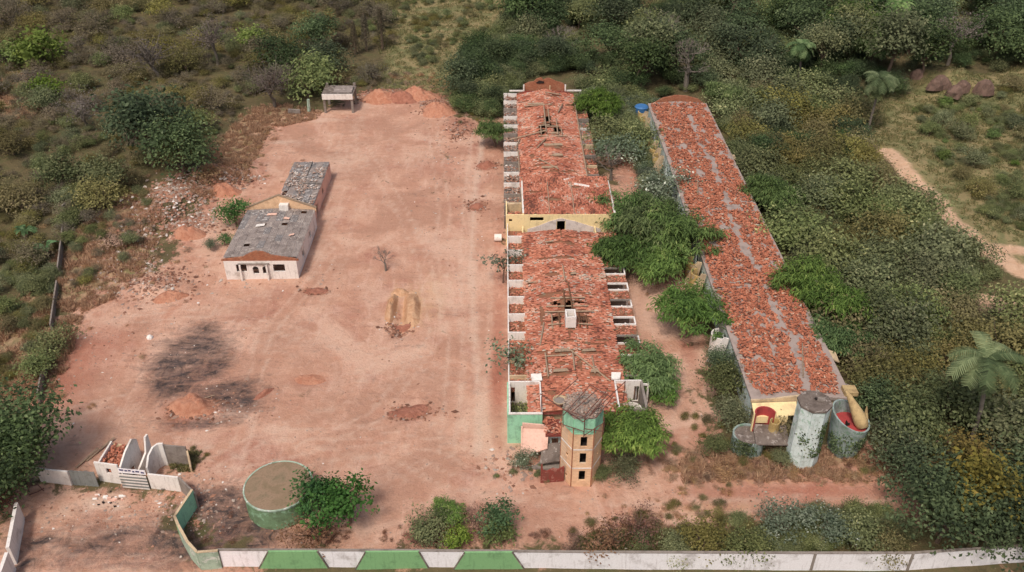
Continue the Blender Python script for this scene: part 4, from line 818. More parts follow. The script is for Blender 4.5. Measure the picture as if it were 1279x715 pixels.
# base line found from the wall top in the picture
top = [(272, 687), (560, 688), (860, 691), (1140, 691), (1279, 682), (1330, 678)]
wp = []
for i, (px, py) in enumerate(top):
    wp.append(flatP(px, py, ZW))
print('wall', wp)
def wall_pt(px):
    for (x0, _), (x1, _), a, b in zip(top[:-1], top[1:], wp[:-1], wp[1:]):
        if px <= x1: t = (px-x0)/(x1-x0); return np.array(a)*(1-t)+np.array(b)*t
cuts = [272, 365, 490, 610, 735, 1018, 1140, 1279, 1330]
for c0, c1 in zip(cuts[:-1], cuts[1:]):
    MB().seg(wall_pt(c0), wall_pt(c1), .22, -.6, ZW).build('wall_section', 'white2', pw)
    p = wall_pt(c0)
    if c0 < 700 or c0 in (1018, 1140): MB().box(p[0]-.14, p[0]+.14, p[1]-.17, p[1]+.17, -.6, ZW+.03).build('wall_pier', 'conc', pw)
    MB().seg(wall_pt(c0), wall_pt(c1), .3, ZW+.004, ZW+.07).build('wall_coping', 'conc', pw)
for (b0, b1, t0, t1) in [(320, 413, 334, 396), (441, 538, 456, 523), (563, 658, 580, 640)]:
    f = np.array(wall_pt((t0+t1)/2)); yy = f[1]-.32
    X = lambda px, py: Zat(px, py, yy)[0]
    xb0, xb1, xt0, xt1 = X(b0, 712), X(b1, 712), X(t0, 688), X(t1, 688)
    MB().prism([(xb0, yy, -.5), (xb1, yy, -.5), (xt1, yy, ZW+.12), (xt0, yy, ZW+.12)], (0, .2, 0)).build('green_panel', 'greenp', pw)
    for p, q in (((xb0, -.5), (xt0, ZW+.12)), ((xb1, -.5), (xt1, ZW+.12))):
        MB().prism([(p[0]-.07, yy-.03, p[1]), (p[0]+.07, yy-.03, p[1]), (q[0]+.07, yy-.03, q[1]), (q[0]-.07, yy-.03, q[1])], (0, .1, 0)).build('panel_edge', 'concd', pw)
# curved green wall at the left
gw = thing('curved_wall', (-35, 64, 0), 'faded green wall curving from the white perimeter wall towards the gate', 'wall')
cp = [(272, 688), (246, 690), (234, 677), (222, 655), (218, 645), (240, 612)]
cw = [flatP(px, py, 2.7) for px, py in cp]
for k, (a, b) in enumerate(zip(cw[:-1], cw[1:])):
    MB().seg(a, b, .2, -.5, 2.7-(.25 if k == 2 else 0)).build('wall_section', ['greenw', 'greenw', 'greenw', 'greenp', 'green'][k], gw)
    MB().seg(a, b, .28, 2.704, 2.77).build('wall_coping', 'beige', gw)
# gate wall line
gl = thing('gate_wall', (-45, 72, 0), 'cracked whitewashed gate wall running beside the broken guard house', 'wall')
def wseg(p0, p1, zt, mat, par, nm='wall_section', th=.2, lab=None):
    a, b = flatP(*p0, zt), flatP(*p1, zt); MB().seg(a, b, th, -.4, zt).build(nm, mat, par, lab); return a, b
wseg((45, 585), (84, 589), 2.2, 'white', gl); wseg((184, 592), (222, 596), 2.3, 'white', gl); wseg((223, 596), (243, 616), 2.3, 'conc', gl)
gt = thing('sheet_gate', (*flatP(100, 600), 0), 'ribbed grey metal gate leaf left of the guard house', 'gate')
a, b = flatP(85, 588, 2.3), flatP(117, 590, 2.3); a = np.array(a); b = np.array(b)
for i in range(12):
    p = a+(b-a)*i/12; q = a+(b-a)*(i+1)/12; MB().seg(p, q, .05+.05*(i % 2), 0, 2.3).build('gate_rib', 'gatem', gt)
rg = thing('slatted_gate', (*flatP(165, 607), 0), 'white gate of horizontal metal slats below a torn blue and white banner', 'gate')
a, b = np.array(flatP(148, 592, 2.2)), np.array(flatP(182, 595, 2.2))
for i in range(9):
    MB().seg(a, b, .1 if i % 2 else .05, .05+i*.235, .05+(i+1)*.235-.015).build('slat', 'gatem' if i % 2 else 'white', rg)
bn_ = thing('banner', (*flatP(165, 592, 2.4), 2.2), 'torn white banner with faded blue and red lettering above the slatted gate', 'banner')
a2, b2 = a+np.array((0, .15)), b+np.array((0, .15)); MB().seg(a2, b2, .04, 2.25, 2.95).build('cloth', 'white2', bn_)
M['ink'] = weathered('blue_ink', lin(66, 66, 110), lin(120, 110, 130), 3, .3, streak=False)
for t0, t1, zz in ((.05, .2, 2.6), (.24, .34, 2.55), (.38, .47, 2.6), (.52, .6, 2.5), (.64, .78, 2.55), (.83, .95, 2.45)):
    p = a2+(b2-a2)*t0; q = a2+(b2-a2)*t1; MB().seg(p-np.array((0, .03)), q-np.array((0, .03)), .02, zz, zz+.22).build('print_mark', 'ink', bn_)
gh = thing('guard_house', (*flatP(135, 600), 0), 'roofless white guard house ruin with a small window and tile rubble inside', 'building')
a, b = np.array(flatP(117, 577, 3.0)), np.array(flatP(146, 581, 3.0))
MB().wall(a, b, .2, -.2, 3.0, [(1.3, 1.95, 1.5, 2.3)]).build('front_wall', 'white', gh)
up = np.array((.25, 4.2)); MB().seg(a+up*.02, a+up, .2, -.2, 2.2).build('side_wall', 'white', gh); MB().seg(a+up, b+up, .2, -.2, 1.8).build('back_wall', 'beige', gh)
n = 260; R = np.random.default_rng(3); tt = R.random((n, 2)); pp = a[None]+(b-a)[None]*tt[:, :1]+up[None]*tt[:, 1:]
tiles('tile_rubble', gh, np.stack([pp[:, 0], pp[:, 1], 1.6+R.random(n)*.4], 1), R.uniform(0, 6, n), R.normal(0, .3, n), R.normal(0, .3, n), R.uniform(.25, .45, n), .22, 'tile', np.clip(R.normal(.4, .2, n), 0, 1))
MB().prism([(*a, 1.2), (*b, 1.2), (*(b+up), 1.2), (*(a+up), 1.2)], (0, 0, .25)).build('inner_slab', 'deck', gh)
def leanwall(pts, off, mat, par, nm='standing_wall', lab=None): MB().prism(pts, off).build(nm, mat, par, lab)
b0 = b+np.array((.1, .1)); d1 = np.array((1.0, 3.2))
leanwall([(*b0, 0), (*(b0+d1*.35), 0), (*(b0+d1*.35), 1.2), (*(b0+d1*.6), 1.2), (*(b0+d1*.6), 0), (*(b0+d1), 0), (*(b0+d1), 3.9), (*(b0+d1*.8), 4.5), (*(b0+d1*.4), 3.8), (*b0, 2.6)], (.22, -.07, 0), 'white', gh, lab='jagged white side wall with a doorway')
b3 = b0+np.array((1.5, .9)); leanwall([(*b3, 0), (*(b3+d1*.8), 0), (*(b3+d1*.8), 4.4), (*(b3+d1*.66), 4.3), (*(b3+d1*.5), 2.4), (*b3, 1.3)], (.22, -.07, 0), 'white', gh)
cwl = thing('curved_screen_wall', (*flatP(190, 590), 0), 'tall curved white screen wall between guard house and gate wall', 'wall')
pts = [flatP(px, py, 3.4) for px, py in ((181, 578), (184, 566), (190, 558), (197, 554), (203, 554))]
for k, (p, q) in enumerate(zip(pts[:-1], pts[1:])): MB().seg(p, q, .22, -.2, (2.6, 3.0, 3.3, 3.4)[k], (3.0, 3.3, 3.4, 3.4)[k]).build('wall_section', 'white', cwl)
p, q = flatP(204, 555, 3.2), flatP(231, 556, 3.2); MB().seg(p, q, .2, -.2, 3.1, 2.9).build('wall_section', 'conc', cwl, 'greyish pink straight end of the screen wall')
p2 = (q[0]+.5, q[1]-1.2); MB().seg((q[0]+.1, q[1]-.1), p2, .2, -.2, 2.4, .8).build('wall_section', 'beige', cwl)
lw = thing('boundary_wall', (*flatP(12, 665), 0), 'short white boundary wall at the left edge below the big dark tree', 'wall')
wseg((20, 628), (9, 684), 2.6, 'white', lw, th=.35)
wseg((8, 690), (-10, 740), 2.6, 'white', lw, th=.35)
fwall = thing('field_wall', (*flatP(60, 400), 0), 'thin weathered wall line running up the scrub on the left side', 'wall')
for (p, q, zt) in [((46, 494), (52, 465), 1.6), ((53, 462), (60, 424), 1.5), ((62, 405), (70, 350), 1.3), ((72, 335), (80, 268), 1.6), ((80, 265), (84, 262), 2.6)]:
    a, b = flatP(*p, 1.4), flatP(*q, 1.4); zg = min(hz(*a), hz(*b)); MB().seg(a, b, .2, zg-.6, zg+zt).build('wall_section', 'conc', fwall)

# ------------------------------------------------------------------ small single things
def at(px, py, up=0): a, b, c = G(px, py, up); return a, b, c
a, b, c = at(622, 296, .8); t = thing('water_barrel', (a, b, c), 'white water barrel lying beside the left bays of the motel', 'barrel')
MB().tube([(a-.6, b, c+.65), (a+.6, b, c+.65)], .62, 16).build('barrel_body', 'white', t, smooth=False); MB().tube([(a+.6, b, c+.65), (a+.68, b, c+.65)], .4, 12).build('lid', 'conc', t)
a, b, c = at(801, 137, 3); t = thing('blue_tank', (a, b, c), 'blue plastic water tank by the far corner of the eastern ruin', 'tank')
MB().drum(a, b, 1.1, c+1.6, c+3.6, 20, r1=1.35).build('tank_body', 'blue', t); MB().drum(a, b, 1.45, c+3.6, c+3.85, 20, r1=1.2).build('lid', 'blue', t)
MB().box(a-1.2, a+1.2, b-1.2, b+1.2, c-.3, c+1.58).build('tank_stand', 'yellow', t)
for px, py, lab in ((107, 452, 'white'),):
    pass
for k, (px, py, L_, an, lab) in enumerate([(108, 574, 3.4, 1.15, 'pale timber plank leaning behind the ribbed gate'), (125, 563, 4.2, 1.1, 'thin long plank in the yard behind the guard house'), (252, 500, 3, .4, 'charred plank beside the red soil mound')]):
    a, b, c = at(px, py); t = thing('plank', (a, b, c), lab, 'plank'); MB().prism([(a-L_/2*math.cos(an), b-L_/2*math.sin(an), c+.12), (a+L_/2*math.cos(an), b+L_/2*math.sin(an), c+.3), (a+.25+L_/2*math.cos(an), b+L_/2*math.sin(an), c+.3), (a+.25-L_/2*math.cos(an), b-L_/2*math.sin(an), c+.12)], (0, 0, .07)).build('board', 'wood', t)
a, b, c = at(108, 605); 
a, b, c = at(44, 612, .3); t = thing('scrap_frame', (a, b, c), 'bent dark metal frame on the ground by the gate wall', 'scrap')
MB().tube([(a-.9, b, c+.05), (a-.6, b+.2, c+.7), (a+.3, b+.3, c+.8), (a+.9, b, c+.1)], .06, 5).tube([(a-.5, b-.5, c+.05), (a+.5, b-.4, c+.4), (a+.8, b+.3, c+.2)], .06, 5).build('tubes', 'rust', t)
a, b, c = at(137, 624, .2); t = thing('rubbish_pile', (a, b, c), 'scatter of white plaster and scrap in the entrance yard', 'rubbish')
for k in range(26):
    u, v = random.gauss(0, 1.1), random.gauss(0, .6); s = random.uniform(.12, .5)
    MB().prism([(a+u, b+v, c), (a+u+s, b+v+.1, c), (a+u+s*.8, b+v+s*.6, c+.05), (a+u-.1, b+v+s*.5, c+.05)], (0, 0, random.uniform(.05, .25))).build('shard', random.choice(['white', 'white', 'dark', 'pink']), t)
a, b, c = at(201, 612, .1); t = thing('concrete_slab', (a+.5, b, c), 'small square concrete slab lying by the end of the gate wall', 'slab')
MB().prism([(a, b, c+.02), (a+1.4, b+.1, c+.02), (a+1.6, b+1.3, c+.05), (a+.2, b+1.3, c+.05)], (0, 0, .2)).build('slab_body', 'conc', t)
a, b, c = at(187, 421, .2); t = thing('white_rock', (a, b, c), 'single white boulder on the clay left of the burnt patch', 'rock')
MB().tube([(a, b, c-.1), (a, b, c+.25), (a+.05, b, c+.5)], [.5, .45, .15], 6).build('boulder', 'white', t)

# ------------------------------------------------------------------ heaps of earth
def soilmat(name, c1, c2, c3):
    m = NT(name); a_ = m.noise(.9, 7, .75, dist=.8); c = m.mix(m.rng(a_, .42, .6), c1, c2); c = m.mix(m.rng(m.noise(3.5, 5, .7), .55, .7, 0, .6), c, c3)
    return m.out(c, .95, m.noise(3, 6, .75), .9, .25)
M['soil_red'] = soilmat('red_soil', lin(183, 125, 100), lin(201, 149, 123), lin(142, 95, 78))
M['soil_ochre'] = soilmat('ochre_sand', lin(214, 174, 140), lin(196, 148, 113), lin(168, 120, 96))
M['soil_dark'] = soilmat('brown_soil', lin(157, 103, 85), lin(178, 123, 103), lin(121, 82, 69))
def mound(px, py, rx, ry, h, mat, label, rot=0, seed=0, flat=.5):
    x0, y0, _ = G(px, py); n, k = 40, 12; fs = []
    jj, ii = np.meshgrid(np.arange(k+1), np.arange(n), indexing='ij'); q = (jj/k).ravel(); a = 6.283*ii.ravel()/n
    e = 1+.35*(vn(np.cos(a)*1.6+seed, np.sin(a)*1.6, 3)-.5)+.12*(vn(np.cos(a)*6+seed, np.sin(a)*6, 4)-.5)
    u, v = q*rx*e*np.cos(a), q*ry*e*np.sin(a); X_ = x0+u*math.cos(rot)-v*math.sin(rot); Y_ = y0+u*math.sin(rot)+v*math.cos(rot)
    z_ = h*(1-ss(flat, 1.0, q))*(.45+1.1*fbm(X_*1.1, Y_*1.1, 40+seed, 4))
    Z_ = hf(X_, Y_)+z_-.05-.25*(q >= 1); vs = list(zip(X_, Y_, Z_))
    for j in range(k):
        for i in range(n): fs.append((j*n+i, j*n+(i+1) % n, (j+1)*n+(i+1) % n, (j+1)*n+i))
    t = thing('soil_heap', (x0, y0, hz(x0, y0)), label, 'heap'); MB().add(vs, fs).build('earth', mat, t, smooth=True)
for k_, q in enumerate([(240, 509, 3.4, 2.2, 1.3, 'soil_red', 'reddish flat topped soil mound in the middle of the burnt patch', 0, .35), (514, 388, 1.5, 5.0, 1.2, 'soil_ochre', 'longer right ridge of pale ochre earth beside the dug pit', .05, .2),
        (489, 384, .9, 4.6, 1.0, 'soil_ochre', 'thin left ridge of pale ochre earth beside the dug pit', .0, .2), (500, 366, 1.6, 1.2, .7, 'soil_ochre', 'small ochre heap closing the far end of the dug pit', 0, .2), (503, 412, 1.5, .8, .6, 'soil_dark', 'dark clods heaped at the near end of the dug pit', 0, .3),
        (607, 208, 2.2, 1.9, .9, 'soil_dark', 'upper brown heap on the track beside the far motel ruin', 0, .2), (596, 259, 1.7, 1.6, .8, 'soil_dark', 'lower brown heap on the track beside the far motel ruin', 0, .2),
        (474, 122, 4.4, 3.0, 1.5, 'soil_red', 'left one of the large red earth heaps closing the far end of the yard', 0, .05), (503, 123, 4.0, 2.6, 1.3, 'soil_dark', 'middle one of the large red earth heaps at the far end of the yard', 0, .05), (524, 119, 5.0, 3.4, 1.8, 'soil_red', 'broadest of the large red earth heaps at the far end of the yard', 0, .05), (548, 137, 4.0, 3.6, 1.2, 'soil_red', 'right one of the large red earth heaps at the far end of the yard', 0, .2),
        (396, 365, 2.4, 1.2, .35, 'soil_dark', 'low brown hump right of the white house front', 0, .3), (512, 516, 3.2, 1.5, .4, 'soil_dark', 'low brown hump left of the front court', .15, .3), (388, 476, 2.8, 1.2, .3, 'soil_red', 'low reddish hump in the lower middle of the yard', -.1, .3),
        (212, 372, 2.8, 1.5, .9, 'soil_red', 'curved earth heap at the left side of the yard below the rubble', .3, .2), (235, 292, 3.0, 1.8, 1.2, 'soil_red', 'earth heap left of the white house', .1, .2), (282, 240, 3.4, 2.0, 1.4, 'soil_red', 'earth heap behind the left side of the white house', 0, .2), (330, 492, 1.8, .6, .5, 'soil_dark', 'small charred hump at the right end of the burnt patch', .8, .2)]):
    mound(*q[:7], rot=q[7], seed=k_, flat=q[8])
# ------------------------------------------------------------------ loose rubble over the yard (nobody could count it)
def rubble(name, P, S, R, mat='rock', mean=.5):
    n = len(P); T = np.array([(1, 0, 0), (0, 1, 0), (-1, 0, 0), (0, -1, 0), (0, 0, .8), (0, 0, -.5)])
    F0 = np.array([(0, 1, 4), (1, 2, 4), (2, 3, 4), (3, 0, 4)])
    V = T[None]*S[:, None, None]*(1+R.uniform(-.4, .4, (n, 6, 1))); V[..., 0] *= R.uniform(.7, 1.8, n)[:, None]
    a = R.uniform(0, 6.3, n)[:, None]; Xv = V[..., 0]*np.cos(a)-V[..., 1]*np.sin(a); Yv = V[..., 0]*np.sin(a)+V[..., 1]*np.cos(a)
    V = np.stack([Xv, Yv, V[..., 2]], -1)+P[:, None]
    F = (np.arange(n)*6)[:, None, None]+F0[None]
    o = mesh_np(name, V.reshape(-1, 3), F.reshape(-1, 3), M[mat], np.repeat(np.clip(R.normal(mean, .25, n), 0, 1), 6)); o['kind'] = 'stuff'; return o
R = np.random.default_rng(22); P = []; S = []
for px, py, rx, ry, n, s0 in [(215, 250, 6, 5, 1500, .3), (275, 228, 6, 3, 900, .28), (180, 285, 6, 5, 700, .26), (240, 275, 5, 4, 500, .22), (160, 330, 6, 5, 400, .2), (305, 222, 2, 1.2, 160, .2), (190, 365, 6, 3, 260, .2), (125, 440, 9, 8, 220, .12), (290, 510, 6, 3, 180, .12), (140, 630, 9, 5, 260, .12), (230, 620, 3, 4, 160, .14), (250, 650, 3, 3, 120, .16),
        (500, 400, 3, 5, 60, .16), (640, 590, 3, 3, 120, .2), (850, 350, 4, 3, 120, .2), (830, 620, 10, 2, 50, .1), (560, 250, 8, 15, 160, .14), (320, 350, 12, 4, 110, .13), (560, 180, 4, 14, 200, .16), (180, 640, 8, 4, 120, .1), (300, 600, 5, 3, 60, .12)]:
    a, b = flatP(px, py); P.append(np.stack([R.normal(a, rx*.6, n), R.normal(b, ry*.6, n)], 1)); S.append(s0*R.uniform(.35, 1.3, n)**1.5)
n = 1300; P.append(np.stack([R.uniform(-60, 25, n), R.uniform(60, 180, n)], 1)); S.append(R.uniform(.04, .14, n))
P = np.concatenate(P); S = np.concatenate(S); k = ~((P[:, 0] > -1) & (P[:, 0] < 18.5) & (P[:, 1] > 78)) & ~((P[:, 0] > -44) & (P[:, 0] < -32) & (P[:, 1] > 115) & (P[:, 1] < 151)) & (P[:, 1] > 60); P, S = P[k], S[k]
CLOD = []
for px, py, rx, ry, n in [(490, 120, 9, 3.5, 900), (545, 135, 4, 5, 500), (575, 165, 3, 5, 300), (608, 207, 2, 2, 200), (596, 258, 2, 2, 160), (240, 512, 3.5, 1.8, 260), (512, 515, 3, 1.4, 200), (395, 363, 2.4, 1, 120), (495, 412, 1.6, 1.4, 140), (200, 350, 6, 4, 300), (230, 285, 6, 3, 400)]:
    a, b = flatP(px, py); CLOD.append(np.stack([R.normal(a, rx*.55, n), R.normal(b, ry*.55, n), R.uniform(.06, .42, n)], 1))
CLOD = np.concatenate(CLOD); CLOD = CLOD[~((CLOD[:, 0] > -.8) & (CLOD[:, 1] > 100))]; rubble('soil_clods', np.concatenate([CLOD[:, :2], (hf(CLOD[:, 0], CLOD[:, 1])+CLOD[:, 2]*.2)[:, None]], 1), CLOD[:, 2]*.7, R, mean=.22)
rubble('scattered_rubble', np.concatenate([P, (hf(P[:, 0], P[:, 1])+S*.2)[:, None]], 1), S, R)

# ------------------------------------------------------------------ vegetation library
LIB = {}
def crown_mesh(name, kind, R, r, hgt, zc, nclump, nleaf, lsize, mat, flat=.75, sparse=0.0, lobes=4):
    L = []; 
    for i in range(lobes):
        a = R.uniform(0, 6.28); q = R.uniform(.15, .6)*r if lobes > 1 else 0
        L.append((q*math.cos(a), q*math.sin(a), zc+R.uniform(-.25, .3)*hgt, R.uniform(.45, .75)*r, R.uniform(.5, .8)*hgt))
    quads = []; rv = []
    for c in range(nclump):
        lx, ly, lz, lr, lh = L[c % lobes]
        u = R.uniform(-.45, 1); a = R.uniform(0, 6.28); q = math.sqrt(max(0, 1-u*u)); rad = R.uniform(.72, 1.05)
        n0 = np.array((q*math.cos(a), q*math.sin(a), u)); cc = np.array((lx+n0[0]*lr*rad, ly+n0[1]*lr*rad, max(.25, lz+n0[2]*lh*rad)))
        nl = int(nleaf*R.uniform(.6, 1.3)); cs = R.uniform(.14, .26)*r*(1-sparse*.3)
        cv = R.normal(.5, .16)
        if kind == 'feather':
            # rosette of narrow drooping leaves
            k = nl; aa = R.uniform(0, 6.28, k); base = cc+R.normal(0, cs*.55, (k, 3))*np.array((1, 1, .45)); ln = R.uniform(.6, 1.25, k)*lsize*2.3
            d = np.stack([np.cos(aa), np.sin(aa), R.uniform(-.6, .05, k)], 1)+n0*.7*np.array((1, 1, 0)); d /= np.linalg.norm(d, axis=1)[:, None]
            side = np.cross(d, (0, 0, 1)); side /= np.linalg.norm(side, axis=1)[:, None]; w_ = lsize*.26
            mid = base+d*ln[:, None]*.55+np.array((0, 0, .06)); tip = base+d*ln[:, None]-np.array((0, 0, .16))
            quads.append(np.stack([base, mid-side*w_, tip, mid+side*w_], 1))
        else:
            C = cc+R.normal(0, 1, (nl, 3))*cs*np.array((1, 1, flat)); C[:, 2] = np.maximum(C[:, 2], .1)
            quads.append(leafquads(C, np.tile(n0*.6+np.array((0, 0, .7)), (nl, 1)), lsize*R.uniform(.6, 1.3, nl), R)); k = nl
        rv.append(np.clip(cv+R.normal(0, .13, k), 0, 1))
    Q = np.concatenate(quads); rv = np.concatenate(rv); n = len(Q)
    o = mesh_np(name, Q.reshape(-1, 3), np.arange(n*4).reshape(n, 4), M[mat], np.repeat(rv, 4)); return o, L
def branches(mb, L, r, h0, tr, R, n=5, extra=2):
    top = np.array((R.normal(0, .08)*r, R.normal(0, .08)*r, h0)); mb.tube([(0, 0, -.4), top*.5+np.array((R.normal(0, .05)*r, 0, 0)), top], [tr, tr*.8, tr*.62], 6)
    for l in L:
        e = np.array(l[:3]); m_ = (top+e)/2+R.normal(0, .12, 3)*r*.5; mb.tube([top, m_, e], [tr*.55, tr*.35, tr*.15], 5)
        for _ in range(extra):
            e2 = e+R.normal(0, 1, 3)*np.array((l[3], l[3], l[4]))*.55; mb.tube([m_, (m_+e2)/2+R.normal(0, .1, 3), e2], [tr*.25, tr*.16, tr*.06], 4)
def lib(key, var, **k):
    for v in range(var):
        R = np.random.default_rng(abs(hash_(key))+v*31)
        o, L = crown_mesh('crown', k.get('kind', 'leaf'), R, k['r'], k['h'], k['zc'], k['nc'], k['nl'], k['ls'], k['mat'], sparse=k.get('sparse', 0), lobes=k.get('lobes', 4))
        mb = MB(); branches(mb, L, k['r'], k['zc']*k.get('fork', .5), k.get('tr', .16), R, extra=k.get('extra', 2)); tk_ = mb.build('trunk', k.get('bark', 'bark'))
        LIB.setdefault(key, []).append([o, tk_, False])
def hash_(s): return sum(ord(c)*(i+3)*7 for i, c in enumerate(s))
lib('feather', 3, kind='feather', r=3.6, h=1.8, zc=3.3, nc=110, nl=44, ls=.27, mat='l_feather', lobes=6)
lib('scrub', 4, r=2.9, h=2.0, zc=2.1, nc=64, nl=44, ls=.30, mat='l_scrub', lobes=5, fork=.3)
lib('olive', 4, r=2.8, h=1.8, zc=1.9, nc=56, nl=40, ls=.27, mat='l_olive', lobes=5, fork=.3)
lib('dry', 4, r=2.6, h=1.7, zc=1.9, nc=46, nl=34, ls=.24, mat='l_dry', lobes=5, fork=.3, extra=7, bark='barkg', sparse=.5)
lib('dark', 3, r=3.6, h=2.8, zc=3.6, nc=85, nl=46, ls=.36, mat='l_dark', lobes=6, fork=.4, tr=.22)
lib('tall', 3, r=3.8, h=3.4, zc=6.2, nc=85, nl=44, ls=.38, mat='l_scrub', lobes=6, fork=.55, tr=.24)
lib('bright', 2, r=2.6, h=1.5, zc=2.4, nc=44, nl=36, ls=.34, mat='l_bright', lobes=6, fork=.4, sparse=.4)
lib('lime', 2, r=2.0, h=1.2, zc=1.3, nc=36, nl=36, ls=.30, mat='l_lime', lobes=4, fork=.3)
lib('yellow', 2, r=3.2, h=2.2, zc=3.2, nc=60, nl=40, ls=.36, mat='l_yellow', lobes=5, fork=.4)
lib('silver', 2, r=2.4, h=1.8, zc=2.0, nc=50, nl=42, ls=.26, mat='l_silver', lobes=4, fork=.3)
lib('russet', 2, r=2.4, h=1.4, zc=1.4, nc=30, nl=30, ls=.22, mat='l_red', lobes=4, fork=.2, extra=8, sparse=.6)
lib('strawbush', 3, r=2.6, h=1.2, zc=1.0, nc=26, nl=26, ls=.3, mat='g_dry', lobes=4, fork=.2, extra=4, sparse=.6)
lib('greydry', 2, r=2.6, h=1.9, zc=3.2, nc=46, nl=26, ls=.2, mat='l_greytwig', lobes=6, fork=.45, extra=9, bark='barkg', sparse=.6, tr=.2)
lib('sparse', 2, r=2.2, h=1.2, zc=3.2, nc=22, nl=18, ls=.34, mat='l_silver', lobes=5, fork=.6, extra=4, tr=.1)
def bare_tree(R, h, spread, tr, depth=5):
    mb = MB()
    def grow(p, d, l, r, k):
        q = p+d*l; m_ = (p+q)/2+R.normal(0, .06, 3)*l; mb.tube([p, m_, q], [r, r*.85, r*.66], 5 if k > 2 else 3, cap=False)
        if k == 0: return
        for _ in range(3 if k > 1 else 4):
            nd = d+R.normal(0, spread, 3); nd[2] = abs(nd[2])*.8+.12; nd /= np.linalg.norm(nd); grow(q, nd, l*R.uniform(.6, .85), r*.6, k-1)
    grow(np.array((0, 0, -.3)), np.array((0, 0, 1.)), h*.3, tr, depth); return mb
LIB['bare'] = []
for v in range(2):
    R = np.random.default_rng(50+v); mb = bare_tree(R, 5.5, .55, .17, 5); o = mb.build('twigs', 'barkg')
    mb = MB().tube([(0, 0, -.4), (.02, 0, 1.6)], [.24, .18], 7); LIB['bare'].append([o, mb.build('trunk', 'barkg'), False])
def palm_crown(R, n=34, L_=4.2, w_=.5):
    Q = []; rv = []
    for i in range(n):
        a = 6.28*i/n*2.4+R.normal(0, .1); el = R.uniform(-.55, 1.2); d = np.array((math.cos(a), math.sin(a)))
        P_ = []; z = 0; rr = 0; e = el; l = L_*R.uniform(.8, 1.05)
        for s in range(9): P_.append((d[0]*rr, d[1]*rr, z)); rr += l/8*math.cos(e); z += l/8*math.sin(e); e -= .27
        side = np.array((-d[1], d[0], 0)); c = R.uniform(.2, .9)
        for s in range(8):
            p, q = np.array(P_[s]), np.array(P_[s+1])
            for sg in (-1, 1):
                for u in np.linspace(0, 1, 4)[:-1]:
                    b_ = p+(q-p)*u; wl = w_*1.5*(math.sin(math.pi*min(1, (s+u+1)/9.5))**.6+.1); dirn = side*sg*wl+(q-p)*.7+np.array((0, 0, -.2*wl)); t_ = (q-p)*.3
                    Q.append([b_, b_+t_, b_+dirn+t_*.4, b_+dirn]); rv.append(c+R.normal(0, .1))
    return np.array(Q), np.clip(rv, 0, 1)
for key, L_, nf_, wf_ in (('palm', 4.6, 40, .6), ('palmnear', 4.8, 20, .55)):
    LIB[key] = []
    for v in range(2):
        R = np.random.default_rng(80+v); Q, rv = palm_crown(R, nf_, L_, wf_)
        LIB[key].append([mesh_np('crown', Q.reshape(-1, 3), np.arange(len(Q)*4).reshape(-1, 4), M['l_palm'], np.repeat(rv, 4)), None, False])
CROWN_SRC = {}
cnt = {}
def plant(key, x, y, s, label, group=None, name=None, sz=None, rz=None, cat='tree'):
    k = cnt.get(key, 0); cnt[key] = k+1; e = LIB[key][k % len(LIB[key])]
    r = thing(name or 'tree', (x, y, hz(x, y)), label, cat, group); r.rotation_euler = (0, 0, random.uniform(0, 6.28) if rz is None else rz); r.scale = (s, s, sz or s*random.uniform(.9, 1.1))
    for o in e[:2]:
        if o is None: continue
        c = o if not e[2] else o.copy()
        if e[2]: COL.objects.link(c)
        c.parent = r; c.location = (0, 0, 0)
        if c.data.name.startswith(('crown', 'twigs')) and (key, k % len(LIB[key])) not in CROWN_SRC: CROWN_SRC[(key, k % len(LIB[key]))] = c
    e[2] = True; return r
HC = dict(feather=3.2, scrub=2.2, olive=2, dry=2, dark=3.6, tall=6, bright=2.4, lime=1.3, yellow=3.2, silver=2, russet=1.5, strawbush=1, sparse=3.2, bare=3.5, greydry=3.2)
RAD = dict(feather=4.0, scrub=3.1, olive=3.0, dry=2.8, dark=4.0, tall=4.2, bright=2.9, lime=2.2, yellow=3.5, silver=2.6, russet=2.6, strawbush=2.6, sparse=2.4, bare=3.0, greydry=2.9)
def put(key, px, py, rpx, label, name='tree', cat='tree', flat=None, group=None):
    """tree whose crown centre shows at px,py with radius rpx pixels"""
    rpx = rpx*1.27; x, y, z = G(px, py, HC[key])
    for _ in range(3):
        d = math.sqrt(x*x+y*y+(CH-z)**2); s = rpx*d/FPX/RAD[key]; x, y, z = G(px, py, HC[key]*s)
    return plant(key, x, y, s, label, group, name, cat=cat, sz=(s*flat if flat else None))
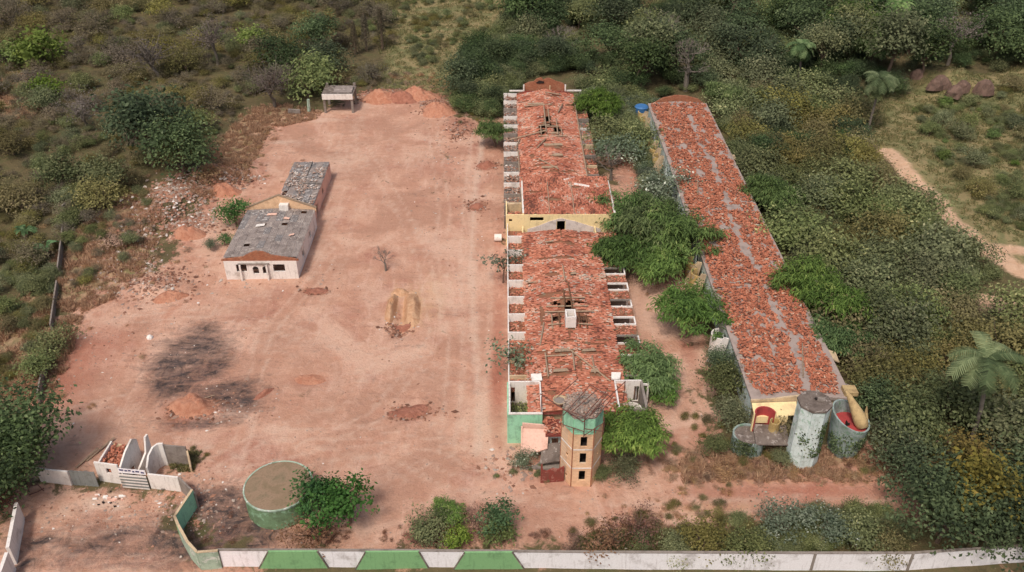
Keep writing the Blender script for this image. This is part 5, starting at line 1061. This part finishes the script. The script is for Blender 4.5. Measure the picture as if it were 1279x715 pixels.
NOT = [
 ('feather', 782, 262, 34, 'bright feathery tree touching the cream end wall of the far motel ruin'),
 ('feather', 812, 283, 40, 'broad bright feathery tree filling the lane midway between the ruins'),
 ('feather', 846, 298, 40, 'bright feathery tree leaning over the left edge of the eastern ruin'),
 ('feather', 785, 318, 34, 'bright feathery tree beside the upper right bays of the near motel ruin'),
 ('feather', 830, 325, 30, 'lowest feathery tree of the clump over the lane'),
 ('feather', 862, 388, 38, 'round feathery tree standing alone below the ochre bays'),
 ('feather', 812, 452, 34, 'feathery tree hugging the lower right bays of the near motel ruin'),
 ('feather', 822, 478, 22, 'small feathery tree beside the right front court'),
 ('feather', 795, 540, 37, 'feathery tree right of the brick tower'),
 ('feather', 1000, 350, 34, 'upper bright feathery tree along the right side of the eastern ruin'),
 ('feather', 1035, 375, 36, 'middle bright feathery tree along the right side of the eastern ruin'),
 ('feather', 1048, 425, 30, 'lower feathery tree along the right side of the eastern ruin'),
 ('feather', 958, 242, 30, 'feathery tree by the upper right side of the eastern ruin'),
 ('feather', 905, 120, 22, 'light green tree beyond the far corner of the eastern ruin'),
 ('feather', 618, 165, 20, 'round green bush left of the far motel ruin'),
 ('feather', 742, 128, 26, 'green tree right of the arched brick gable'),
 ('scrub', 752, 165, 26, 'olive tree right of the far bays'), ('silver', 770, 182, 26, 'greyish tree in the lane beside the far bays'),
 ('silver', 822, 228, 28, 'grey green tree against the upper left side of the eastern ruin'), ('scrub', 795, 175, 24, 'dull green tree near the blue water tank'),
 ('dark', 180, 160, 42, 'dark blue green tree on the left half of the big scrub clump'), ('dark', 222, 178, 34, 'dark tree at the edge of the straw grass left of the white house'),
 ('dark', 10, 530, 46, 'large dark tree at the left edge above the gate wall'), ('dark', 22, 570, 36, 'lower dark tree overhanging the left end of the gate wall'), ('dark', -20, 600, 40, 'dark tree cut by the left edge of the picture'),
 ('russet', 8, 615, 22, 'russet dry bush below the dark tree at the left edge'), ('scrub', 68, 428, 19, 'compact green bush beside the thin field wall'), ('scrub', 38, 455, 20, 'dull green bush left of the thin field wall'),
 ('bright', 400, 620, 30, 'bright green tree beside the round tank'), ('bright', 432, 628, 34, 'bright green tree to the right of the one beside the round tank'), ('bright', 375, 628, 18, 'small bright tree covering the rim of the round tank'), ('russet', 395, 658, 30, 'russet undergrowth below the bright green trees by the tank'),
 ('scrub', 540, 650, 24, 'dark green bush behind the second green panel'), ('feather', 560, 640, 18, 'feathery bush behind the gap of the second and third panel'), ('lime', 575, 672, 18, 'lime green bush at the foot of the perimeter wall'), ('bright', 625, 645, 22, 'tall green bush behind the third green panel'), ('lime', 628, 668, 20, 'lime green bush behind the third green panel'), ('russet', 595, 655, 22, 'brown dry bush between the green ones behind the wall'), ('russet', 520, 672, 14, 'small brown bush behind the second green panel'),
 ('russet', 765, 668, 30, 'dry russet bush in front of the white perimeter wall'), ('russet', 800, 660, 26, 'dry brown bush right of the russet bush at the wall'), ('russet', 715, 682, 16, 'small dry bush right of the third panel'),
 ('silver', 985, 650, 26, 'shrub with pale whitish leaves behind the white wall'), ('silver', 1040, 662, 24, 'second pale leaved shrub behind the white wall'), ('scrub', 1075, 668, 24, 'green shrub right of the pale leaved shrubs'), ('scrub', 935, 672, 24, 'low green shrub left of the pale leaved shrub'), ('olive', 880, 672, 26, 'low olive shrub behind the white wall'), ('scrub', 845, 680, 18, 'dark low shrub behind the middle of the white wall'), ('olive', 1110, 675, 22, 'olive shrub near the right end of the white wall'),
 ('dark', 1160, 592, 34, 'dark tree at the left of the grove in the lower right corner'), ('dark', 1185, 640, 42, 'dark tree directly behind the right end of the perimeter wall'), ('yellow', 1215, 575, 32, 'yellowing tree below the near palm'), ('yellow', 1245, 615, 42, 'yellow brown leaved tree in the lower right grove'), ('dark', 1265, 650, 38, 'dark tree at the lower right edge'), ('yellow', 1195, 605, 28, 'yellowing tree in the middle of the lower right grove'), ('russet', 1235, 585, 34, 'twiggy brown tree in the lower right grove'), ('dark', 1290, 590, 36, 'dark tree at the right edge behind the grove'),
 ('scrub', 905, 480, 26, 'dark bush hugging the left eave of the eastern ruin'), ('scrub', 908, 515, 20, 'tall bush by the near left corner of the eastern ruin'), ('scrub', 892, 552, 14, 'bush in front of the low squat drum'), ('dark', 898, 455, 18, 'small dark bush at the white curved bay'), ('olive', 985, 535, 20, 'bush growing against the octagonal tower'), ('scrub', 975, 572, 12, 'low bush at the left foot of the octagonal tower'), ('scrub', 1110, 545, 30, 'bush right of the open drum'), ('dark', 1100, 500, 26, 'dark bush behind the open drum'),
 ('bare', 480, 318, 16, 'small leafless tree alone in the middle of the clay yard'), ('greydry', 337, 94, 28, 'grey leafless tree at the edge of the scrub left of the pavilion'),
 ('sparse', 640, 440, 26, 'thin grey green tree reaching over the left bays of the near ruin'), ('sparse', 628, 325, 20, 'thin sparse tree beside the white barrel'), ('bare', 765, 195, 22, 'leafless pale tree in the lane beside the far bays'),
 ('bright', 292, 264, 20, 'small leafy tree at the left side of the white house'), ('silver', 262, 305, 8, 'tiny leafy shrub left of the white house'), ('bright', 280, 298, 9, 'little broad leaved plant by the white house wall'),
 ('lime', 320, 48, 18, 'lime green tree in the scrub above the leafless grey tree'), ('dark', 350, 62, 24, 'dark tree left of the dead trunks'), ('dark', 395, 42, 22, 'dark round tree near the top left of the yard'), ('scrub', 380, 95, 30, 'green tree behind the short concrete post'), ('dark', 402, 70, 24, 'dark green tree between the scrub and the dead trunks'), ('lime', 40, 62, 26, 'pale green bush near the upper left corner'), ('lime', 20, 70, 20, 'pale green bush at the upper left edge'), ('lime', 60, 105, 16, 'yellow green bush below the pale ones at upper left'),
 ('scrub', 775, 580, 18, 'low bush at the right foot of the brick tower'), ('scrub', 755, 590, 12, 'small bush touching the brick tower'), ('silver', 650, 570, 14, 'grey weeds by the pink porch wall'),
 ('strawbush', 262, 212, 14, 'straw coloured dry bush between the rubble and the dark tree'), ('strawbush', 140, 300, 14, 'straw coloured dry bush beside the thin field wall'), ('strawbush', 905, 585, 14, 'straw coloured dry bush below the low squat drum'),
 ('bare', 862, 62, 34, 'tall leafless pale tree in the dark wood beyond the ruins'), ('bare', 822, 32, 30, 'leafless tree left of the pale one in the dark wood'), ('greydry', 1195, 40, 26, 'grey twiggy tree in the dark wood at the upper right'), ('greydry', 190, 60, 26, 'grey twiggy tree in the upper left thicket'), ('greydry', 265, 45, 24, 'grey twiggy tree nearer the top of the left thicket'), ('greydry', 100, 130, 22, 'grey twiggy tree left of the dark tree'), ('bare', 700, 40, 24, 'leafless tree in the wood above the arched gable'),
 ('feather', 1065, 32, 32, 'light feathery tree left of the tallest palm'), ('dry', 840, 45, 22, 'pale leafless looking tree in the far dark wood'), ('feather', 1090, 60, 22, 'light feathery tree above the middle palm'),
]
for k in NOT: put(*k[:4], k[4], name='bush' if k[0] in ('scrub', 'olive', 'russet', 'lime', 'silver') else 'tree', cat='bush' if k[0] in ('scrub', 'olive', 'russet', 'lime', 'silver') else 'tree')
for px, py, bx, by, key, s, lab in [(1100, 100, 1083, 166, 'palm', 1.0, 'palm with pale trunk above the grassy slope'), (1002, 58, 995, 108, 'palm', .95, 'palm standing in the far scrub beyond the eastern ruin'), (1124, 6, 1100, 76, 'palm', 1.0, 'tall palm at the top right in front of the dark wood'), (1100, -12, 1112, 55, 'palm', .85, 'palm cut by the top edge of the picture'), (1230, 450, 1210, 556, 'palmnear', 1.15, 'large near palm above the lower right grove')]:
    x, y, z = G(bx, by); hx, hzz = Zat(px, py, y-1.0); H_ = hzz-z
    r = thing('palm_tree', (x, y, z), lab, 'palm tree'); e = LIB[key][0]
    c = e[0] if not e[2] else e[0].copy()
    if e[2]: COL.objects.link(c)
    e[2] = True; c.parent = r; c.location = (hx-x, -1.0, H_); c.scale = (s, s, s); c.rotation_euler = (0, 0, random.uniform(0, 6))
    mb = MB().tube([(t*t*(hx-x), -t, -.3+t*(H_+.3)) for t in np.linspace(0, 1, 8)], [.36, .3, .26, .25, .24, .23, .22, .28], 8)
    o = mb.build('trunk', 'barkg'); o.parent = r
    o2 = MB().tube([(hx-x, -1.0, H_-1.2), (hx-x, -1.0, H_-.5), (hx-x, -1.0, H_+.2)], [.22, .42, .2], 8).build('crown_shaft', 'bark'); o2.parent = r
x, y, z = G(1168, 108); t = thing('rock_outcrop', (x, y, z), 'pinkish bare rock outcrop between the palms and the dark wood', 'rock')
for k in range(9):
    R = np.random.default_rng(k+500); u, v = R.normal(0, 7), R.normal(0, 3); q = R.uniform(.8, 2.0); n = 9; mb = MB()
    ring = [[(x+u+q*f*(1+R.uniform(-.2, .2))*math.cos(6.28*i/n), y+v+q*f*.8*(1+R.uniform(-.2, .2))*math.sin(6.28*i/n), z+h_*q+R.uniform(-.15, .15)) for i in range(n)] for f, h_ in ((1.2, -.3), (1.05, .5), (.8, 1.0), (.35, 1.35))]
    vs = sum(ring, []); fs = [(r0*n+i, r0*n+(i+1) % n, (r0+1)*n+(i+1) % n, (r0+1)*n+i) for r0 in range(3) for i in range(n)]+[tuple(3*n+i for i in range(n))]
    mb.add(vs, fs).build('boulder', 'rockface', t)
ROCKP = (x, y)
# banana plants and dead creeper columns
for px, py, lab in ((35, 300, 'banana plant with torn upright leaves in the left scrub'), (62, 320, 'smaller banana plant right of the tall one')):
    x, y, z = G(px, py); r = thing('banana_plant', (x, y, z), lab, 'plant'); R = np.random.default_rng(int(px)); Q = []
    for i in range(14):
        a = R.uniform(0, 6.28); d = np.array((math.cos(a), math.sin(a), 0)); sd_ = np.array((-d[1], d[0], 0)); l = R.uniform(2, 3.2); p0 = np.array((0, 0, 1.6))
        P_ = [p0+d*l*t*.75+np.array((0, 0, 2.1*t*1.2-2.2*t*t)) for t in np.linspace(0, 1, 6)]
        for s in range(5):
            w0 = .38*math.sin(math.pi*(s+.3)/6); w1 = .38*math.sin(math.pi*(s+1.3)/6); Q.append([P_[s]-sd_*w0, P_[s]+sd_*w0, P_[s+1]+sd_*w1, P_[s+1]-sd_*w1])
    Q = np.array(Q); mesh_np('leaves', Q.reshape(-1, 3), np.arange(len(Q)*4).reshape(-1, 4), M['l_bright'], np.repeat(R.random(len(Q)), 4), r, local=True)
    o = MB().tube([(0, 0, -.2), (0, 0, 1.8)], [.2, .14], 7).build('stem', 'bark'); o.parent = r
for i, (px, py, h_, lab) in enumerate([(478, 62, 10.5, 'dead trunk wrapped in brown creeper, tallest of the group beyond the yard'), (458, 64, 9.5, 'creeper covered dead trunk left of the tallest one'), (444, 68, 8.0, 'lower creeper covered trunk at the left of the group'), (650, 22, 7, 'brown creeper covered trunk at the top edge left of the dark wood'), (636, 24, 6.5, 'thin creeper covered trunk beside the one at the top edge')]):
    x, y, z = G(px, py); r = thing('dead_trunk', (x, y, z), lab, 'tree'); R = np.random.default_rng(i); n = 1900
    t = R.random(n)**.8; a = R.uniform(0, 6.28, n); rr = (1.6*(1-t)+.45)*R.uniform(.5, 1, n); C = np.stack([rr*np.cos(a), rr*np.sin(a), t*h_], 1); N = np.stack([np.cos(a), np.sin(a), .2+0*a], 1)
    Q = leafquads(C, N, R.uniform(.2, .45, n), R, .45); mesh_np('creeper', Q.reshape(-1, 3), np.arange(n*4).reshape(-1, 4), M['l_dry'], np.repeat(np.clip(R.normal(.25, .2, n), 0, 1), 4), r, local=True)
    o = MB().tube([(0, 0, -.3), (.1, 0, h_*.6), (0, 0, h_+.4)], [.4, .3, .1], 7).build('trunk', 'bark'); o.parent = r

# ------------------------------------------------------------------ woods: counted trees and bushes by zone
ZN = [
 # name, polygon px, spacing m, n max, mix, scale range, label, group
 (PL((-60, -25), (495, -25), (488, 80), (470, 108), (420, 112), (330, 125), (290, 160), (250, 205), (180, 225), (140, 262), (60, 330), (-80, 340)), 5.6, 112, (('olive', .42), ('dry', .26), ('scrub', .26), ('dark', .06)), (1.1, 1.9), '{} scrub bush in the dense thicket filling the upper left', 'bushes of the upper left thicket'),
 (PL((-60, 335), (60, 325), (75, 345), (55, 420), (44, 480), (-40, 500)), 4.2, 14, (('olive', .5), ('scrub', .5)), (.4, .8), '{} bush on the grassy strip at the left edge', 'bushes on the left strip'),
 (PL((80, 265), (180, 235), (200, 285), (150, 345), (90, 360)), 5.0, 12, (('olive', .4), ('scrub', .2), ('dry', .4)), (.3, .6), '{} bush among straw and rubble left of the yard', 'small bushes left of the yard'),
 (PL((490, -10), (640, -10), (600, 60), (520, 90)), 9, 8, (('scrub', .6), ('olive', .4)), (.4, .7), '{} bush dotted over the pale grass beyond the yard', 'bushes on the far pale grass'),
 (PL((600, 60), (650, 30), (720, 85), (650, 100), (632, 130), (620, 150), (575, 140), (575, 90)), 4.6, 22, (('scrub', .6), ('dark', .2), ('olive', .2)), (.9, 1.3), '{} bush around the far left corner of the far motel ruin', 'bushes around the far left corner'),
 (PL((640, -25), (1340, -40), (1340, 100), (1180, 95), (1110, 130), (1060, 165), (1010, 128), (930, 128), (860, 118), (790, 128), (715, 106), (700, 95), (640, 95), (640, 60)), 6.4, 140, (('scrub', .45), ('dark', .3), ('tall', .25)), (1.3, 2.2), '{} tree in the dark wood across the top right', 'trees of the top right wood'),
 (PL((895, 130), (1020, 125), (1090, 170), (1140, 240), (1200, 300), (1290, 370), (1340, 600), (1300, 620), (1150, 560), (1110, 540), (1080, 480), (1010, 400), (975, 300), (920, 200)), 5.4, 125, (('scrub', .50), ('olive', .38), ('dark', .12)), (1.2, 2.0), '{} bush in the thick scrub between the eastern ruin and the slope', 'bushes right of the eastern ruin'),
 (PL((1130, 140), (1300, 110), (1300, 300), (1230, 280)), 5.5, 45, (('olive', .4), ('scrub', .4), ('lime', .2)), (.4, 1.0), '{} bush on the grassy slope at the right', 'bushes on the grassy slope'),
 (PL((725, 110), (812, 135), (830, 190), (845, 240), (815, 255), (785, 160), (740, 155)), 4.6, 14, (('scrub', .6), ('silver', .4)), (.8, 1.2), '{} bush between the far ends of the two ruins', 'bushes between the far ruin ends'),
 (PL((1085, 640), (850, 662), (720, 680), (730, 690), (1130, 686), (1150, 670)), 4.2, 20, (('olive', .4), ('scrub', .4), ('russet', .2)), (.35, .6), '{} bush along the inside of the white perimeter wall', 'low bushes inside the white wall'),
]
WORD = dict(lime='yellow green', scrub='dull green', olive='olive brown', dry='leafless brown', dark='dark green', tall='tall round', silver='grey green', russet='russet')
occupied = [(o.location.x, o.location.y) for o in COL.objects if o.parent is None and o.get('category') in ('tree', 'bush', 'palm tree')]
def roadfree(x, y):
    return np.minimum.reduce([linedist(x, y, r_) for r_ in ROADS]) > 6
def clearb(x, y, m=1.5):
    if not roadfree(np.array([x]), np.array([y]))[0]: return False
    return not ((-2-m < x < 19+m and 70-m < y < 184+m) or (27.5-m < x < 43+m*.6 and 73-m < y < 178+m) or (-45-m < x < -31+m and 113-m < y < 152+m))
under = {}
Rz = np.random.default_rng(77)
FEET = [flatP(*p_) for p_ in ((1210, 556), (1083, 166), (995, 108), (1100, 76), (478, 62), (456, 64))]
def inpx(q): return any(abs(q[0]-f_[0]-.5) < 5 and -11 < q[1]-f_[1] < 3 for f_ in FEET)
def where_(x, y, zi):
    px, py = to_px(x, y, 1.5); px, py = float(px), float(py)
    if zi == 0:
        a = 'left of the dark tree' if px < 150 else 'above the dark tree' if px < 260 else 'near the leafless grey tree' if px < 400 else 'by the dead trunks'
        b = 'top of the view' if py < 60 else 'middle of left thicket' if py < 140 else 'lower left thicket'
        return a+', '+b
    if zi == 5:
        a = 'left of the palms' if px < 960 else 'around the palms' if px < 1150 else 'right of the palms'
        a = 'behind the brick gable' if px < 800 else a
        return a+(' at the top of the far wood' if py < 40 else ' at the front of the far wood')
    if zi == 6:
        d = x-42.5
        a = 'right beside the eastern ruin' if d < 9 else 'well right of the eastern ruin' if d < 26 else 'near the dirt track'
        return a+(', far end' if y > 140 else ', middle' if y > 108 else ', near end')
    return ''
for zi, (poly, sp, nmax, mixk, (s0, s1), lab, grp) in enumerate(ZN):
    P_ = np.array(poly); lo, hi = P_.min(0), P_.max(0); pts = []
    area = float((hi-lo).prod()); cand = Rz.uniform(lo, hi, (int(max(9000, area/2.5)), 2)); ok = inpoly(cand[:, 0], cand[:, 1], poly) > 0; cand = cand[ok]
    def kindof(q, mixw=.5):
        v = float(fbm(q[0]/13, q[1]/13, 13, 2)); v = min(.999, max(0, (v-.25)/.5)); acc = 0; v = (1-mixw)*v+mixw*Rz.random()
        for kk, pr in mixk:
            acc += pr
            if v < acc: break
        return kk
    for q in cand[:6000]:
        if len(pts) >= nmax: break
        if not clearb(*q): continue
        if inpx(q): continue
        if abs(q[0]-ROCKP[0]) < 7 and -7 < q[1]-ROCKP[1] < 3: continue
        if all((q[0]-a)**2+(q[1]-b)**2 > sp*sp for a, b in pts) and all((q[0]-a)**2+(q[1]-b)**2 > sp*sp*.3 for a, b in occupied):
            kk = kindof(q); pts.append(tuple(q)); sc_ = Rz.uniform(s0, s1); big = sc_ > (s0+s1)/2; tr_ = kk in ('dark', 'tall'); wh_ = where_(q[0], q[1], zi)
            if wh_: L_ = ('large ' if big else 'smaller ')+WORD[kk]+(' tree ' if tr_ else ' bush ')+wh_
            else: L_ = lab.format(('large ' if big else 'smaller ')+WORD[kk])
            plant(kk, q[0], q[1], sc_, L_, 'woodland: '+L_, name='tree' if tr_ else 'bush', cat='tree' if tr_ else 'bush')
    dense = zi in (0, 5, 6, 4, 8)
    c2 = cand[::-1]; kp = (fbm(c2[:, 0]/5, c2[:, 1]/5, 21, 2) > (.30 if dense else .5)) & (Rz.random(len(c2)) < ((.34 if zi == 0 else .24) if dense else {2: .03, 7: .16}.get(zi, .08))) & roadfree(c2[:, 0], c2[:, 1]); 
    for q in c2[kp]:
        if not clearb(*q, .5) or inpx(q) or (abs(q[0]-ROCKP[0]) < 6 and -5 < q[1]-ROCKP[1] < 2): continue
        kk = {'tall': 'scrub'}.get(*([kindof(q)]*2)); under.setdefault(kk, []).append((q[0], q[1], (.30+.62*Rz.random()**1.8 if dense else .15+.3*Rz.random())))
# lane weeds and weeds at walls
def weeds(kk, px, py, rx, ry, n, s0, s1):
    a, b = flatP(px, py)
    for _ in range(n):
        u, v = Rz.normal(a, rx), Rz.normal(b, ry)
        if not (0 < u < 17.3 and 84 < v < 182) and not (29.5 < u < 42.6 and 81 < v < 177): under.setdefault(kk, []).append((u, v, Rz.uniform(s0, s1)))
for q in [('russet', 780, 668, 7, 1.0, 20, .12, .3), ('strawbush', 890, 582, 5, 1.8, 70, .14, .36), ('strawbush', 1000, 592, 8, .9, 70, .14, .36), ('russet', 950, 590, 10, .8, 24, .12, .28), ('olive', 880, 556, 2.5, 3, 24, .12, .3), ('strawbush', 850, 640, 5, 1.6, 40, .08, .24), ('scrub', 665, 592, 2.5, .5, 14, .08, .18),
          ('olive', 228, 570, 1.6, .8, 20, .08, .2), ('olive', 860, 655, 7, 1.2, 30, .12, .3), ('strawbush', 300, 180, 5, 9, 60, .14, .4), ('strawbush', 250, 225, 9, 5, 50, .12, .3), ('olive', 585, 140, 2.5, 5, 20, .1, .25), ('strawbush', 550, 108, 4, 2, 40, .14, .34), ('strawbush', 480, 98, 10, 3, 50, .2, .45), ('dry', 440, 105, 6, 3, 24, .2, .4),
          ('russet', 355, 668, 7, 1.0, 30, .1, .22), ('strawbush', 130, 300, 8, 8, 60, .14, .4), ('strawbush', 30, 430, 5, 9, 50, .14, .35), ('strawbush', 845, 350, 3, 3, 20, .1, .22), ('olive', 1125, 575, 3, 3, 20, .15, .3), ('strawbush', 110, 360, 5, 5, 36, .1, .26), ('russet', 200, 300, 7, 4, 20, .1, .2)]: weeds(*q)
def instancer(name, src, P3, S, mat=None):
    me = bpy.data.meshes.new(name); n = len(P3); me.vertices.add(n); me.vertices.foreach_set('co', np.asarray(P3, np.float32).ravel())
    a = me.attributes.new('sc', 'FLOAT', 'POINT'); a.data.foreach_set('value', np.asarray(S, np.float32))
    a = me.attributes.new('rz', 'FLOAT_VECTOR', 'POINT'); v = np.zeros((n, 3), np.float32); v[:, 2] = Rz.uniform(0, 6.28, n); a.data.foreach_set('vector', v.ravel())
    o = bpy.data.objects.new(name, me); COL.objects.link(o); o['kind'] = 'stuff'
    ng = bpy.data.node_groups.new(name, 'GeometryNodeTree'); ng.interface.new_socket('Geometry', in_out='INPUT', socket_type='NodeSocketGeometry'); ng.interface.new_socket('Geometry', in_out='OUTPUT', socket_type='NodeSocketGeometry')
    N = ng.nodes; i_ = N.new('NodeGroupInput'); o_ = N.new('NodeGroupOutput'); ip = N.new('GeometryNodeInstanceOnPoints'); oi = N.new('GeometryNodeObjectInfo'); oi.inputs['Object'].default_value = src; oi.transform_space = 'ORIGINAL'
    oi.inputs['As Instance'].default_value = True
    na = N.new('GeometryNodeInputNamedAttribute'); na.data_type = 'FLOAT'; na.inputs[0].default_value = 'sc'
    nb = N.new('GeometryNodeInputNamedAttribute'); nb.data_type = 'FLOAT_VECTOR'; nb.inputs[0].default_value = 'rz'
    l = ng.links.new; l(i_.outputs[0], ip.inputs['Points']); l(oi.outputs['Geometry'], ip.inputs['Instance']); l(na.outputs[0], ip.inputs['Scale']); l(nb.outputs[0], ip.inputs['Rotation']); l(ip.outputs[0], o_.inputs[0])
    md = o.modifiers.new('scatter', 'NODES'); md.node_group = ng; return o
for kk, L_ in [(q, L[i::3]) for q0, L in under.items() for i, q in enumerate(([v for k_, v in CROWN_SRC.items() if k_[0] == q0]*3)[:3])]:
    A = np.array(L_); z = hf(A[:, 0], A[:, 1]); instancer('undergrowth', kk, np.stack([A[:, 0], A[:, 1], z-.1], 1), A[:, 2])

# ------------------------------------------------------------------ grass
def grass(name, zones, n, hgt, mat, R):
    PP = []
    for poly, k in zones:
        P_ = np.array(poly); lo, hi = P_.min(0), P_.max(0); c = R.uniform(lo, hi, (int(n*k*3), 2)); c = c[inpoly(c[:, 0], c[:, 1], poly) > -1.5+3*R.random(len(c))*0]; PP.append(c[:int(n*k)])
    P_ = np.concatenate(PP); cl = fbm(P_[:, 0]/1.1, P_[:, 1]/1.1, 31, 3); P_ = P_[cl > .42]; cl = cl[cl > .42]; rf = np.minimum.reduce([linedist(P_[:, 0], P_[:, 1], r_) for r_ in ROADS]) > 2.6; P_ = P_[rf]; cl = cl[rf]
    k = np.array([not (-44 < a < -32 and 115 < b < 151) and not (0 < a < 17.5 and 78 < b < 182) and not (30 < a < 42.3 and 81 < b < 177) for a, b in P_]); P_ = P_[k]; cl = cl[k]; n = len(P_)
    z = hf(P_[:, 0], P_[:, 1]); B = np.stack([P_[:, 0], P_[:, 1], z-.05], 1); a = R.uniform(0, 6.28, n); w_ = R.uniform(.05, .13, n); h = hgt*R.uniform(.4, 1.1, n)*(.5+2*(cl-.4))
    s = np.stack([np.cos(a)*w_, np.sin(a)*w_, 0*a], 1); tip = B+np.stack([R.normal(0, .35, n)*hgt, R.normal(0, .35, n)*hgt, h], 1)
    V = np.stack([B-s, B+s, tip], 1).reshape(-1, 3); o = mesh_np(name, V, np.arange(3*n).reshape(n, 3), M[mat], np.repeat(np.clip(R.normal(.5, .22, n)+(cl-.5), 0, 1), 3)); o['kind'] = 'stuff'; return o
R = np.random.default_rng(91)
grass('straw_grass', [(STRAW[0], 1), (STRAW[3], 1), (STRAW[4], .7), (STRAW[5], .7), (STRAW[6], .4), (PL((240, 235), (300, 200), (300, 225), (250, 250)), .3), (PL((60, 500), (55, 440), (70, 400), (95, 380), (80, 430)), .3)], 26000, .8, 'g_dry', R)
grass('meadow_grass', [(STRAW[1], 1.6), (STRAW[2], 1.8), (PL((200, 580), (215, 565), (250, 570), (240, 590)), .06), (PL((850, 662), (1000, 664), (1130, 672), (1130, 686), (720, 688), (760, 676)), .6)], 34000, .6, 'g_green', R)
# weeds inside the left court
R = np.random.default_rng(5); n = 900; C = np.stack([R.uniform(.7, 3.9, n), R.uniform(79.4, 83.6, n), 1.4+R.random(n)*.8], 1); Q = leafquads(C, np.tile((0, 0, 1.), (n, 1)), R.uniform(.2, .4, n), R)
o = mesh_np('court_weeds', Q.reshape(-1, 3), np.arange(n*4).reshape(-1, 4), M['l_scrub'], np.repeat(R.random(n), 4)); o['kind'] = 'stuff'
C = np.stack([R.uniform(13.8, 15.6, n), R.uniform(82, 84, n), 1.6+R.random(n)*.7], 1)[:300]; Q = leafquads(C, np.tile((0, 0, 1.), (300, 1)), R.uniform(.2, .4, 300), R)
o = mesh_np('court_weeds', Q.reshape(-1, 3), np.arange(1200).reshape(-1, 4), M['l_scrub'], np.repeat(R.random(300), 4)); o['kind'] = 'stuff'
# plants that share a description are told apart by their order across the view
ORD = ['leftmost', 'second from left', 'third from left', 'fourth from left', 'fifth from left', 'sixth from left', 'seventh from left', 'eighth from left', 'ninth from left', 'tenth from left', 'eleventh from left', 'twelfth from left']
byl = {}
for o in list(COL.objects):
    if o.get('group', '').startswith('woodland'): byl.setdefault(o['label'], []).append(o)
for l_, os_ in byl.items():
    if 2 <= len(os_) <= 12:
        os_.sort(key=lambda o: float(to_px(o.location.x, o.location.y, 2)[0]))
        for k, o in enumerate(os_):
            w_ = ['left one', 'right one'][k] if len(os_) == 2 else ('rightmost' if k == len(os_)-1 else ORD[k])
            t_ = l_+', '+w_; o['label'] = t_ if len(t_.split()) <= 16 else ' '.join(l_.split()[:12])+', '+w_
# library pieces that no plant took
for key, L in LIB.items():
    for e in L:
        if not e[2]:
            for o in e[:2]:
                if o is not None: bpy.data.objects.remove(o, do_unlink=True)
